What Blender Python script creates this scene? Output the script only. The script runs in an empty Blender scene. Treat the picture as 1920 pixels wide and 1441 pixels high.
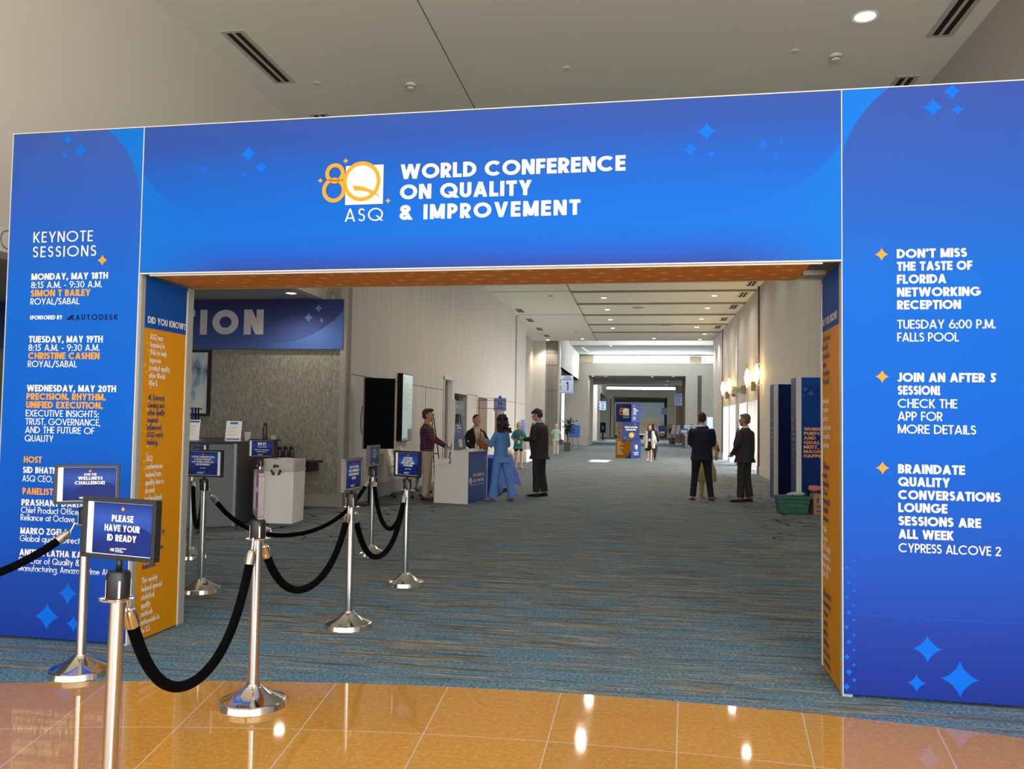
import bpy, bmesh, math, random
from mathutils import Vector, Matrix, Euler, Quaternion
from mathutils import noise as mnoise
random.seed(7)
S = bpy.context.scene
COL = S.collection
PI = math.pi

# ------------------------------------------------------------------ colour, camera, light
def lin(c):
    out = []
    for v in c[:3]:
        v = v / 255.0
        out.append(v / 12.92 if v <= 0.04045 else ((v + 0.055) / 1.055) ** 2.4)
    return (out[0], out[1], out[2], 1.0)

S.view_settings.view_transform = 'Standard'
S.view_settings.look = 'None'
S.view_settings.gamma = 1.0
S.view_settings.use_curve_mapping = False
S.view_settings.exposure = 0.5

YAW, PITCH, ROLL, FPX = 0.1551, 0.0455, 0.0153, 1560.3
cd = bpy.data.cameras.new('camera'); cam = bpy.data.objects.new('camera', cd); COL.objects.link(cam)
fw = Vector((-math.sin(YAW) * math.cos(PITCH), math.cos(YAW) * math.cos(PITCH), math.sin(PITCH)))
r0 = Vector((math.cos(YAW), math.sin(YAW), 0)); u0 = r0.cross(fw)
rr = r0 * math.cos(ROLL) + u0 * math.sin(ROLL); uu = rr.cross(fw)
cam.matrix_world = Matrix(((rr.x, uu.x, -fw.x, 0), (rr.y, uu.y, -fw.y, 0), (rr.z, uu.z, -fw.z, 1.5), (0, 0, 0, 1)))
cd.sensor_fit = 'HORIZONTAL'; cd.sensor_width = 36.0; cd.lens = FPX / 1920 * 36.0
cd.clip_start = 0.05; cd.clip_end = 400
S.camera = cam

W = bpy.data.worlds.new('world'); S.world = W; W.use_nodes = True
W.node_tree.nodes['Background'].inputs[0].default_value = lin((236, 240, 246))
W.node_tree.nodes['Background'].inputs[1].default_value = 1.2

def area(name, loc, target, sx, sy, power, col=(255, 255, 255), spread=180):
    l = bpy.data.lights.new(name, 'AREA'); l.shape = 'RECTANGLE'; l.size = sx; l.size_y = sy
    l.energy = power; l.color = lin(col)[:3]; l.spread = math.radians(spread)
    o = bpy.data.objects.new(name, l); COL.objects.link(o); o.location = loc
    o.rotation_euler = (Vector(target) - Vector(loc)).to_track_quat('-Z', 'Y').to_euler()
    return o
# daylight: the glazed lobby behind the visitor, the door lobbies on the right, the roof lights further down the hall
area('lobby_daylight', (-1.0, -6.0, 4.2), (-1.0, 6.0, 2.0), 16, 6.5, 760, (248, 252, 255))
area('lobby_side_daylight', (3.6, -1.5, 2.6), (-5.4, 7.5, 4.6), 6, 4.6, 560, (246, 252, 255))
area('door_lobby_daylight', (7.2, 33.0, 1.7), (0.0, 32.0, 4.0), 13, 2.8, 1500, (240, 246, 255))
area('roof_light_daylight', (1.4, 46.8, 6.9), (1.0, 56.5, 2.5), 6, 2.4, 230, (245, 248, 255))
area('clerestory_daylight', (0.6, 57.1, 5.88), (0.3, 48.0, 5.0), 7.8, 0.45, 400, (245, 248, 255))
area('atrium_daylight', (-0.5, 76.0, 6.6), (-0.5, 76.0, 0), 6, 8, 700, (240, 246, 255))
area('end_hall_daylight', (0, 125, 7.8), (0, 129, 0), 14, 10, 2200, (228, 236, 250))
sl = bpy.data.lights.new('sun', 'SUN'); sl.energy = 14; sl.angle = math.radians(0.5); sl.color = lin((255, 246, 230))[:3]
so = bpy.data.objects.new('sun', sl); COL.objects.link(so)
so.rotation_euler = Vector((-0.08, -1.85, -1.0)).to_track_quat('-Z', 'Y').to_euler()

# ------------------------------------------------------------------ materials
MATS = {}
def newmat(name):
    m = bpy.data.materials.new(name); m.use_nodes = True
    b = m.node_tree.nodes['Principled BSDF']
    return m, m.node_tree.nodes, m.node_tree.links, b
def mat(name, col=(200, 200, 200), rough=0.6, metal=0.0, emit=None, estr=0, spec=0.5, bump=0, bscale=60, var=0.0, vscale=(8, 8, 8), trans=0, alpha=1):
    if name in MATS: return MATS[name]
    m, n, l, b = newmat(name)
    b.inputs['Base Color'].default_value = lin(col)
    b.inputs['Roughness'].default_value = rough; b.inputs['Metallic'].default_value = metal
    b.inputs['Specular IOR Level'].default_value = spec
    if trans: b.inputs['Transmission Weight'].default_value = trans
    if alpha < 1: b.inputs['Alpha'].default_value = alpha
    if emit:
        b.inputs['Emission Color'].default_value = lin(emit); b.inputs['Emission Strength'].default_value = estr
    if var or bump:
        tc = n.new('ShaderNodeTexCoord'); mp = n.new('ShaderNodeMapping'); l.new(tc.outputs['Object'], mp.inputs[0])
        mp.inputs['Scale'].default_value = vscale
        nz = n.new('ShaderNodeTexNoise'); nz.inputs['Scale'].default_value = 1.0; nz.inputs['Detail'].default_value = 4
        l.new(mp.outputs[0], nz.inputs['Vector'])
        if var:
            mx = n.new('ShaderNodeMix'); mx.data_type = 'RGBA'
            c = lin(col); lo = [v * (1 - var) for v in c[:3]] + [1]; hi = [min(1, v * (1 + var)) for v in c[:3]] + [1]
            mr = n.new('ShaderNodeMapRange'); mr.inputs[1].default_value = .3; mr.inputs[2].default_value = .7
            l.new(nz.outputs['Fac'], mr.inputs[0]); l.new(mr.outputs[0], mx.inputs[0])
            mx.inputs[6].default_value = lo; mx.inputs[7].default_value = hi
            l.new(mx.outputs[2], b.inputs['Base Color'])
        if bump:
            bp = n.new('ShaderNodeBump'); bp.inputs['Strength'].default_value = bump; bp.inputs['Distance'].default_value = .01
            nb = n.new('ShaderNodeTexNoise'); nb.inputs['Scale'].default_value = bscale
            l.new(tc.outputs['Object'], nb.inputs['Vector']); l.new(nb.outputs['Fac'], bp.inputs['Height']); l.new(bp.outputs[0], b.inputs['Normal'])
    MATS[name] = m; return m

def math_node(n, l, op, a, b=None, c=None):
    x = n.new('ShaderNodeMath'); x.operation = op
    for i, v in enumerate((a, b, c)):
        if v is None: continue
        if isinstance(v, (int, float)): x.inputs[i].default_value = v
        else: l.new(v, x.inputs[i])
    return x.outputs[0]
def ramp_node(n, l, fac, stops, interp='LINEAR'):
    r = n.new('ShaderNodeValToRGB'); r.color_ramp.interpolation = interp
    e = r.color_ramp.elements
    while len(e) < len(stops): e.new(0.5)
    for k, (p, c) in enumerate(stops):
        e[k].position = p; e[k].color = lin(c)
    l.new(fac, r.inputs[0]); return r.outputs[0]
def mix_node(n, l, f, a, b):
    m = n.new('ShaderNodeMix'); m.data_type = 'RGBA'
    for i, v in ((0, f), (6, a), (7, b)):
        if isinstance(v, (int, float)): m.inputs[i].default_value = v
        elif isinstance(v, tuple): m.inputs[i].default_value = lin(v)
        else: l.new(v, m.inputs[i])
    return m.outputs[2]

def print_mat(name, z0, z1, stops, circles=(), rough=0.62, bump=0.06):
    """printed banner fabric: vertical colour run, plus large plain areas inside/outside circles (object X,Z)"""
    m, n, l, b = newmat(name)
    tc = n.new('ShaderNodeTexCoord'); sp = n.new('ShaderNodeSeparateXYZ'); l.new(tc.outputs['Object'], sp.inputs[0])
    f = math_node(n, l, 'DIVIDE', math_node(n, l, 'SUBTRACT', sp.outputs[2], z0), z1 - z0)
    col = ramp_node(n, l, f, stops)
    for (cx, cz, R, inside, c, soft) in circles:
        dx = math_node(n, l, 'SUBTRACT', sp.outputs[0], cx); dz = math_node(n, l, 'SUBTRACT', sp.outputs[2], cz)
        d = math_node(n, l, 'SQRT', math_node(n, l, 'ADD', math_node(n, l, 'MULTIPLY', dx, dx), math_node(n, l, 'MULTIPLY', dz, dz)))
        k = math_node(n, l, 'LESS_THAN' if inside else 'GREATER_THAN', d, R)
        for ax, v0, v1 in ([] if not soft else soft if isinstance(soft, list) else [soft]):   # fades: (axis, from, to)
            mr = n.new('ShaderNodeMapRange'); mr.inputs[1].default_value = v0; mr.inputs[2].default_value = v1
            l.new(sp.outputs[ax], mr.inputs[0]); k = math_node(n, l, 'MULTIPLY', k, mr.outputs[0])
        col = mix_node(n, l, k, col, c)
    l.new(col, b.inputs['Base Color']); b.inputs['Roughness'].default_value = rough; b.inputs['Specular IOR Level'].default_value = .12
    nz = n.new('ShaderNodeTexNoise'); nz.inputs['Scale'].default_value = 2.2; l.new(tc.outputs['Object'], nz.inputs['Vector'])
    bp = n.new('ShaderNodeBump'); bp.inputs['Strength'].default_value = bump; bp.inputs['Distance'].default_value = .05
    l.new(nz.outputs['Fac'], bp.inputs['Height']); l.new(bp.outputs[0], b.inputs['Normal'])
    MATS[name] = m; return m

# ------------------------------------------------------------------ mesh building
class MB:
    def __init__(s): s.v = []; s.f = []; s.mi = []; s.cur = 0; s.T = None
    def vert(s, p):
        p = Vector(p)
        if s.T is not None: p = s.T @ p
        s.v.append(p[:]); return len(s.v) - 1
    def face(s, ids): s.f.append(ids); s.mi.append(s.cur)
    def poly(s, pts): s.face([s.vert(p) for p in pts])
    def box(s, x0, x1, y0, y1, z0, z1):
        i = [s.vert(p) for p in ((x0, y0, z0), (x1, y0, z0), (x1, y1, z0), (x0, y1, z0), (x0, y0, z1), (x1, y0, z1), (x1, y1, z1), (x0, y1, z1))]
        for q in ((0, 3, 2, 1), (4, 5, 6, 7), (0, 1, 5, 4), (1, 2, 6, 5), (2, 3, 7, 6), (3, 0, 4, 7)): s.face([i[k] for k in q])
        return s
    def loft(s, rings, caps=True, closed=True):
        idx = [[s.vert(p) for p in r] for r in rings]; n = len(rings[0])
        for a, b in zip(idx[:-1], idx[1:]):
            for k in range(n if closed else n - 1):
                s.face([a[k], a[(k + 1) % n], b[(k + 1) % n], b[k]])
        if caps: s.face(idx[0][::-1]); s.face(idx[-1][:])
        return s
    def lathe(s, prof, c=(0, 0, 0), n=24, caps=True):
        c = Vector(c)
        return s.loft([[c + Vector((r * math.cos(2 * PI * k / n), r * math.sin(2 * PI * k / n), z)) for k in range(n)] for r, z in prof], caps)
    def tube(s, pts, rad, n=10, caps=True, up=None, sq=None):
        pts = [Vector(p) for p in pts]; rings = []
        if not isinstance(rad, (list, tuple)): rad = [rad] * len(pts)
        ref = None
        for i, p in enumerate(pts):
            t = (pts[min(i + 1, len(pts) - 1)] - pts[max(i - 1, 0)]).normalized()
            if ref is None:
                ref = Vector(up) if up is not None else (Vector((0, 0, 1)) if abs(t.z) < .9 else Vector((1, 0, 0)))
            a = (ref - t * ref.dot(t)).normalized(); b = t.cross(a); ref = a
            ra, rb = rad[i] if isinstance(rad[i], (list, tuple)) else (rad[i], rad[i])
            rings.append([p + a * ra * math.cos(2 * PI * k / n) + b * rb * math.sin(2 * PI * k / n) for k in range(n)])
        return s.loft(rings, caps)
    def capsule(s, pts, rad, n=10, up=None):
        """tube with rounded ends"""
        pts = [Vector(p) for p in pts]
        if not isinstance(rad, (list, tuple)): rad = [rad] * len(pts)
        def mul(r, k): return (r[0] * k, r[1] * k) if isinstance(r, (list, tuple)) else r * k
        def big(r): return max(r) if isinstance(r, (list, tuple)) else r
        d0 = (pts[0] - pts[1]).normalized(); d1 = (pts[-1] - pts[-2]).normalized()
        P = []; R = []
        for k in (0.96, 0.75, 0.4):
            P.append(pts[0] + d0 * big(rad[0]) * k); R.append(mul(rad[0], math.sqrt(1 - k * k)))
        P += pts; R += list(rad)
        for k in (0.4, 0.75, 0.96):
            P.append(pts[-1] + d1 * big(rad[-1]) * k); R.append(mul(rad[-1], math.sqrt(1 - k * k)))
        return s.tube(P, R, n, True, up)
    def ell(s, c, rx, ry, rz, n=14, m=9, rot=None):
        c = Vector(c); rings = []
        for j in range(m + 1):
            a = -PI / 2 + PI * (j + .0001 if j == 0 else (j - .0001 if j == m else j)) / m
            a = max(-PI / 2 + .12, min(PI / 2 - .12, a)) if j in (0, m) else a
            ring = []
            for k in range(n):
                v = Vector((rx * math.cos(a) * math.cos(2 * PI * k / n), ry * math.cos(a) * math.sin(2 * PI * k / n), rz * math.sin(a)))
                if rot is not None: v = rot @ v
                ring.append(c + v)
            rings.append(ring)
        return s.loft(rings)
    def prism(s, pts2, axis, a0, a1):
        """polygon pts2 extruded along axis ('x','y','z')"""
        def P(u, v, w): return {'x': (w, u, v), 'y': (u, w, v), 'z': (u, v, w)}[axis]
        A = [s.vert(P(u, v, a0)) for u, v in pts2]; B = [s.vert(P(u, v, a1)) for u, v in pts2]; n = len(pts2)
        s.face(A[::-1]); s.face(B)
        for k in range(n): s.face([A[k], A[(k + 1) % n], B[(k + 1) % n], B[k]])
        return s
    def disc(s, c, r, n=20, axis='z', r2=None):
        r2 = r if r2 is None else r2
        def P(u, v): return {'z': Vector((u, v, 0)), 'y': Vector((u, 0, v)), 'x': Vector((0, u, v))}[axis]
        s.poly([Vector(c) + P(r * math.cos(2 * PI * k / n), r2 * math.sin(2 * PI * k / n)) for k in range(n)]); return s
    def star(s, x, z, r, y=0.0, rz=None):
        """four-pointed concave sparkle in the XZ plane"""
        rz = rz or r; pts = []
        for q in range(4):
            a0 = q * PI / 2
            for j in range(8):
                t = j / 8.0
                # astroid-like curve between tips
                a = a0 + t * PI / 2
                k = 2.9
                cx = math.copysign(abs(math.cos(a)) ** k, math.cos(a)); cz = math.copysign(abs(math.sin(a)) ** k, math.sin(a))
                pts.append((x + r * cx, y, z + rz * cz))
        c = s.vert((x, y, z)); ids = [s.vert(p) for p in pts]
        for k in range(len(ids)): s.face([c, ids[k], ids[(k + 1) % len(ids)]])
        return s

def obj(name, mb, m, parent=None, smooth=False, bevel=0, loc=None, rot=None, remesh=0, smoothit=0, autosm=None):
    me = bpy.data.meshes.new(name); me.from_pydata(mb.v, [], mb.f)
    ms = m if isinstance(m, (list, tuple)) else [m]
    for x in ms: me.materials.append(x)
    if len(ms) > 1:
        for p, k in zip(me.polygons, mb.mi): p.material_index = k
    if not remesh or True:
        bm = bmesh.new(); bm.from_mesh(me); bmesh.ops.recalc_face_normals(bm, faces=bm.faces); bm.to_mesh(me); bm.free()
    if smooth:
        me.polygons.foreach_set('use_smooth', [True] * len(me.polygons))
        if autosm:
            try: me.set_sharp_from_angle(angle=math.radians(autosm))
            except Exception: pass
    o = bpy.data.objects.new(name, me); COL.objects.link(o)
    if parent is not None: o.parent = parent
    if loc is not None: o.location = loc
    if rot is not None: o.rotation_euler = rot
    if bevel:
        b = o.modifiers.new('bevel', 'BEVEL'); b.width = bevel; b.segments = 2; b.limit_method = 'ANGLE'
    if remesh:
        r = o.modifiers.new('remesh', 'REMESH'); r.mode = 'VOXEL'; r.voxel_size = remesh; r.use_smooth_shade = True
        if smoothit:
            q = o.modifiers.new('smooth', 'SMOOTH'); q.factor = .5; q.iterations = smoothit
    return o
def thing(name, label, cat, loc=(0, 0, 0), rotz=0, group=None, rot=None):
    o = bpy.data.objects.new(name, None); COL.objects.link(o); o.empty_display_size = .1
    o.location = loc; o.rotation_euler = rot if rot is not None else (0, 0, rotz)
    o['label'] = label; o['category'] = cat
    if group: o['group'] = group
    return o
def tag(o, label, cat, group=None, kind=None):
    o['label'] = label; o['category'] = cat
    if group: o['group'] = group
    if kind: o['kind'] = kind
    return o
def struct(name, mb, m, **k):
    o = obj(name, mb, m, **k); o['kind'] = 'structure'; return o
def copy_tree(o, parent=None):
    c = o.copy(); COL.objects.link(c)
    if parent is not None: c.parent = parent
    for ch in [x for x in bpy.data.objects if x.parent == o]: copy_tree(ch, c)
    return c

# ------------------------------------------------------------------ geometric sans lettering
XH = 0.64
def glyph(ch, t):
    h = t / 2; P = []
    def Sx(x0, y0, x1, y1): P.append(('S', x0, y0, x1, y1))
    def D(xb, yb, xt, yt): P.append(('D', xb, yb, xt, yt))
    def A(cx, cy, rx, ry, a0, a1): P.append(('A', cx, cy, rx, ry, a0, a1))
    def bowl(x0, x1, yt, yb):
        ry = (yt - yb) / 2; rx = min(ry, x1 - x0 - .02)
        Sx(x0, yt, x1 - rx, yt); Sx(x0, yb, x1 - rx, yb); A(x1 - rx, (yt + yb) / 2, rx, ry, -90, 90)
    x = XH; r = x / 2 - h
    if ch == ' ': return .28 + .1 * t, P
    if ch == 'A': w = .62 + .85 * t; D(h * 1.15, 0, w / 2, 1); D(w - h * 1.15, 0, w / 2, 1); Sx(.2 * w, .25 + h * .3, .8 * w, .25 + h * .3)
    elif ch == 'B': w = .42 + .75 * t; Sx(h, 0, h, 1); bowl(h, w - h - .03, 1 - h, .53); bowl(h, w - h, .53, h)
    elif ch == 'C': w = .5 + (.5) * .76 + h * .2; A(.5, .5, .5 - h, .5 - h, 46, 314)
    elif ch == 'D': w = .66 + .4 * t; Sx(h, 0, h, 1); bowl(h, w - h, 1 - h, h)
    elif ch == 'E': w = .34 + .85 * t; Sx(h, 0, h, 1); Sx(h, 1 - h, w, 1 - h); Sx(h, .51, w - .03, .51); Sx(h, h, w, h)
    elif ch == 'F': w = .33 + .8 * t; Sx(h, 0, h, 1); Sx(h, 1 - h, w, 1 - h); Sx(h, .49, w - .03, .49)
    elif ch == 'G': w = .98; A(.5, .5, .5 - h, .5 - h, 42, 352); Sx(.54, .5 - h * .4, w, .5 - h * .4)
    elif ch == 'H': w = .48 + .9 * t; Sx(h, 0, h, 1); Sx(w - h, 0, w - h, 1); Sx(h, .52, w - h, .52)
    elif ch == 'I': w = t; Sx(h, 0, h, 1)
    elif ch == 'J': w = .22 + .9 * t; rj = w / 2 - h + .02; Sx(w - h, rj + h, w - h, 1); A(w - h - rj, rj + h, rj, rj, 190, 360)
    elif ch == 'K': w = .46 + .95 * t; Sx(h, 0, h, 1); D(h * 1.2, .36, w - h * 1.3, 1); D(w - h * 1.2, 0, h + .12, .55)
    elif ch == 'L': w = .32 + .8 * t; Sx(h, 0, h, 1); Sx(h, h, w, h)
    elif ch == 'M': w = .62 + 1.0 * t; Sx(h, 0, h, 1); Sx(w - h, 0, w - h, 1); D(w / 2, .05, h * 1.1, 1); D(w / 2, .05, w - h * 1.1, 1)
    elif ch == 'N': w = .5 + .9 * t; Sx(h, 0, h, 1); Sx(w - h, 0, w - h, 1); D(w - h * 1.1, 0, h * 1.1, 1)
    elif ch == 'O': w = 1.0; A(.5, .5, .5 - h, .5 - h, 0, 360)
    elif ch == 'P': w = .42 + .7 * t; Sx(h, 0, h, 1); bowl(h, w - h, 1 - h, .42)
    elif ch == 'Q': w = 1.02; A(.5, .5, .5 - h, .5 - h, 0, 360); D(.95, 0, .58, .42)
    elif ch == 'R': w = .42 + .85 * t; Sx(h, 0, h, 1); bowl(h, w - h * 1.1, 1 - h, .45); D(w - h * 1.15, 0, .42 * w, .47)
    elif ch == 'S':
        w = .38 + .75 * t; ry1 = (1 - h - .52) / 2; ry2 = (.52 - h) / 2; rx = w / 2 - h
        A(w / 2, .52 + ry1, rx * .95, ry1, 25, 270); A(w / 2, .52 - ry2, rx, ry2, -155, 90)
    elif ch == 'T': w = .42 + .75 * t; Sx(w / 2, 0, w / 2, 1); Sx(0, 1 - h, w, 1 - h)
    elif ch == 'U': w = .46 + .85 * t; q = w / 2 - h; Sx(h, q + h, h, 1); Sx(w - h, q + h, w - h, 1); A(w / 2, q + h, q, q, 180, 360)
    elif ch == 'V': w = .6 + .85 * t; D(w / 2, 0, h * 1.15, 1); D(w / 2, 0, w - h * 1.15, 1)
    elif ch == 'W': w = .88 + 1.25 * t; a = w * .28; D(a, 0, h * 1.1, 1); D(a, 0, w / 2, 1); D(w - a, 0, w / 2, 1); D(w - a, 0, w - h * 1.1, 1)
    elif ch == 'X': w = .54 + .85 * t; D(h * 1.2, 0, w - h * 1.2, 1); D(w - h * 1.2, 0, h * 1.2, 1)
    elif ch == 'Y': w = .54 + .85 * t; D(w / 2, .38, h * 1.2, 1); D(w / 2, .38, w - h * 1.2, 1); Sx(w / 2, 0, w / 2, .46)
    elif ch == 'Z': w = .5 + .6 * t; Sx(0, 1 - h, w, 1 - h); Sx(0, h, w, h); D(h * 1.3, h, w - h * 1.3, 1 - h)
    elif ch == '0': w = .6; A(.3, .5, .3 - h, .5 - h, 0, 360)
    elif ch == '1': w = .26 + .5 * t; Sx(w - h, 0, w - h, 1); D(.02 + h * .5, .76, w - h * .8, 1)
    elif ch == '2': w = .5 + .4 * t; rr_ = .25; A(w / 2, 1 - h - rr_ + .02, w / 2 - h, rr_ - .02 + .0, -25, 170); D(h * 1.5, h, w - h * 1.3, .66); Sx(0, h, w, h)
    elif ch == '3': w = .5 + .3 * t; A(w * .46, .76 - h * .5, w / 2 - h - .02, .24 - h * .5, -90, 150); A(w * .46, .27, w / 2 - h, .27 - h, -150, 90)
    elif ch == '4': w = .58 + .3 * t; Sx(w - t, 0, w - t, 1); D(h * 1.2, .26, w - t, 1); Sx(.02, .25, w, .25)
    elif ch == '5': w = .5 + .4 * t; Sx(.14, 1 - h, w, 1 - h); Sx(.14 + h, .52, .14 + h, 1); A(w * .45, .32, w / 2 - h, .32 - h, -150, 115)
    elif ch == '6': w = .58 + .2 * t; A(w / 2, .31, w / 2 - h, .31 - h, 0, 360); D(h * 1.3, .38, w * .62, 1)
    elif ch == '7': w = .5 + .3 * t; Sx(0, 1 - h, w, 1 - h); D(w * .3, 0, w - h * 1.1, 1 - h)
    elif ch == '8': w = .54 + .2 * t; A(w / 2, .76 - h * .3, w / 2 - h - .03, .24 - h * .7, 0, 360); A(w / 2, .28, w / 2 - h, .28 - h, 0, 360)
    elif ch == '9': w = .58 + .2 * t; A(w / 2, .69, w / 2 - h, .31 - h, 0, 360); D(w * .38, 0, w - h * 1.3, .62)
    elif ch in 'adgqbp':
        w = x + .1 * t
        if ch in 'adgq': A(x / 2, x / 2, r, r, 0, 360); Sx(w - h, -.3 if ch in 'gq' else 0, w - h, 1.04 if ch == 'd' else x)
        else: A(w - x / 2, x / 2, r, r, 0, 360); Sx(h, -.3 if ch == 'p' else 0, h, 1.04 if ch == 'b' else x)
        if ch == 'g': P.pop(); rg = x / 2 - h; Sx(w - h, -.1, w - h, x); A(w - h - rg, -.1, rg, .2, 200, 360)
    elif ch == 'c': w = x * .84; A(x / 2, x / 2, r, r, 48, 312)
    elif ch == 'e': w = x; A(x / 2, x / 2, r, r, 0, 318); Sx(h, x / 2, x - h * .6, x / 2)
    elif ch == 'f': w = .26 + .5 * t; Sx(w * .45, 0, w * .45, .86); A(w * .45 + .12, .86, .12, .18 - h, 80, 180); Sx(0, x - h, w * .95, x - h)
    elif ch == 'h': w = .42 + .6 * t; q = w / 2 - h; Sx(h, 0, h, 1.04); A(w / 2, x - h - q, q, q, 0, 180); Sx(w - h, 0, w - h, x - h - q)
    elif ch == 'n': w = .42 + .6 * t; q = w / 2 - h; Sx(h, 0, h, x); A(w / 2, x - h - q, q, q, 0, 180); Sx(w - h, 0, w - h, x - h - q)
    elif ch == 'm':
        w = .72 + .7 * t; q = (w - t) / 4; Sx(h, 0, h, x)
        for cx in (h + q, h + 3 * q): A(cx, x - h - q, q, q, 0, 180); Sx(cx + q, 0, cx + q, x - h - q)
    elif ch == 'i': w = t * 1.1; Sx(w / 2, 0, w / 2, x); A(w / 2, x + .2, h * .55, h * .55, 0, 360)
    elif ch == 'j': w = t * 1.1; Sx(w / 2, -.28, w / 2, x); A(w / 2, x + .2, h * .55, h * .55, 0, 360)
    elif ch == 'k': w = .36 + .8 * t; Sx(h, 0, h, 1.04); D(h * 1.3, .2, w - h * 1.3, x); D(w - h * 1.2, 0, h + .1, x * .62)
    elif ch == 'l': w = t; Sx(h, 0, h, 1.04)
    elif ch == 'o': w = x; A(x / 2, x / 2, r, r, 0, 360)
    elif ch == 'r': w = .24 + .6 * t; Sx(h, 0, h, x); A(h + .17, x - h - .17, .17, .17, 62, 170)
    elif ch == 's':
        w = .3 + .55 * t; m_ = x * .52; r1 = (x - h - m_) / 2; r2 = (m_ - h) / 2; A(w / 2, m_ + r1, w / 2 - h, r1, 25, 270); A(w / 2, m_ - r2, w / 2 - h, r2, -155, 90)
    elif ch == 't': w = .22 + .6 * t; Sx(w / 2, 0, w / 2, .88); Sx(0, x - h, w, x - h)
    elif ch == 'u': w = .42 + .6 * t; q = w / 2 - h; Sx(h, q + h, h, x); Sx(w - h, 0, w - h, x); A(w / 2, q + h, q, q, 180, 360)
    elif ch == 'v': w = .42 + .7 * t; D(w / 2, 0, h * 1.1, x); D(w / 2, 0, w - h * 1.1, x)
    elif ch == 'w': w = .68 + 1.0 * t; a = w * .28; D(a, 0, h * 1.1, x); D(a, 0, w / 2, x); D(w - a, 0, w / 2, x); D(w - a, 0, w - h * 1.1, x)
    elif ch == 'x': w = .42 + .7 * t; D(h * 1.2, 0, w - h * 1.2, x); D(w - h * 1.2, 0, h * 1.2, x)
    elif ch == 'y': w = .42 + .7 * t; D(w / 2, 0, h * 1.1, x); D(w * .28, -.3, w - h * 1.1, x)
    elif ch == 'z': w = .4 + .5 * t; Sx(0, x - h, w, x - h); Sx(0, h, w, h); D(h * 1.3, h, w - h * 1.3, x - h)
    elif ch == '.': w = t * 1.2; A(w / 2, h * 1.1, h * .55, h * .55, 0, 360)
    elif ch == ',': w = t * 1.2; D(w * .3, -.12, w * .6, t * 1.1)
    elif ch == ':': w = t * 1.2; A(w / 2, h * 1.1, h * .55, h * .55, 0, 360); A(w / 2, .55, h * .55, h * .55, 0, 360)
    elif ch in "'`": w = t * 1.1; D(w * .4, .68, w * .6, 1)
    elif ch == '-': w = .3; Sx(0.02, .36, .28, .36)
    elif ch == '/': w = .46; D(.02, -.12, .44, 1.08)
    elif ch == '!': w = t * 1.2; D(w / 2, .36, w / 2, 1.0); A(w / 2, h * 1.1, h * .55, h * .55, 0, 360)
    elif ch == '?': w = .42 + .3 * t; A(w / 2, .75 - h * .3, w / 2 - h, .25 - h * .7, -70, 170); Sx(w / 2, .3, w / 2, .52); A(w / 2, h * 1.1, h * .55, h * .55, 0, 360)
    elif ch == '&':
        w = .68 + .5 * t; A(w * .42, .77 - h * .3, .19, .23 - h * .7, 0, 360); A(w * .38, .27, w * .38 - h, .27 - h, 60, 400); D(w - h * 1.3, 0, w * .3, .7)
    else: w = .5; Sx(0, h, w, h)
    return w, P

def text_width(s, cap, t, ls): return sum(glyph(c, t)[0] + ls for c in s) * cap - ls * cap
def text(mb, s, x, z, cap, t=.2, fit=None, ls=None, sx=1.0, align='l', y=0.0, seg=10):
    """lettering on the XZ plane with its baseline at z; fit = width of the whole line"""
    ls = (.05 + .06 * t) if ls is None else ls
    w0 = text_width(s, cap, t, ls)
    if fit:
        sx = fit / w0
        if sx > 1.2 and len(s) > 2:      # open the spacing rather than stretch the letters
            ls += (fit / 1.2 - w0) / cap / (len(s) - 1); sx = 1.2
    if align == 'c': x -= w0 * sx / 2
    if align == 'r': x -= w0 * sx
    cx = 0.0
    def q(px, pz): return (x + (cx + px) * cap * sx, y, z + pz * cap)
    h = t / 2
    step = max(1.2e-4, cap * .0016); y0_ = y
    for ch in s:
        w, P = glyph(ch, t)
        for pi_, p in enumerate(P):
            y = y0_ - step * pi_
            if p[0] == 'S':
                _, x0, y0, x1, y1 = p
                if abs(x1 - x0) < 1e-6: mb.poly([q(x0 - h, y0), q(x0 + h, y0), q(x0 + h, y1), q(x0 - h, y1)])
                else: mb.poly([q(x0, y0 - h), q(x1, y0 - h), q(x1, y0 + h), q(x0, y0 + h)])
            elif p[0] == 'D':
                _, xb, yb, xt, yt = p
                L = math.hypot(xt - xb, yt - yb); hw = h * min(L / max(.001, abs(yt - yb)), 1.7)
                mb.poly([q(xb - hw, yb), q(xb + hw, yb), q(xt + hw, yt), q(xt - hw, yt)])
            else:
                _, ax, ay, rx, ry, a0, a1 = p
                n = max(3, int(seg * (a1 - a0) / 180)); prev = None
                for k in range(n + 1):
                    a = math.radians(a0 + (a1 - a0) * k / n); ca, sa = math.cos(a), math.sin(a)
                    i = mb.vert(q(ax + (rx - h) * ca, ay + (ry - h) * sa)); o = mb.vert(q(ax + (rx + h) * ca, ay + (ry + h) * sa))
                    if prev: mb.face([prev[0], prev[1], o, i])
                    prev = (i, o)
        cx += w + ls
    return x + w0 * sx
def block(mb, rows, x, cap, t=.2, sx=1.0, align='l', y=0.0, seg=8, ls=None):
    for s, z in rows: text(mb, s, x, z, cap, t, sx=sx, align=align, y=y, seg=seg, ls=ls)
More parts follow.
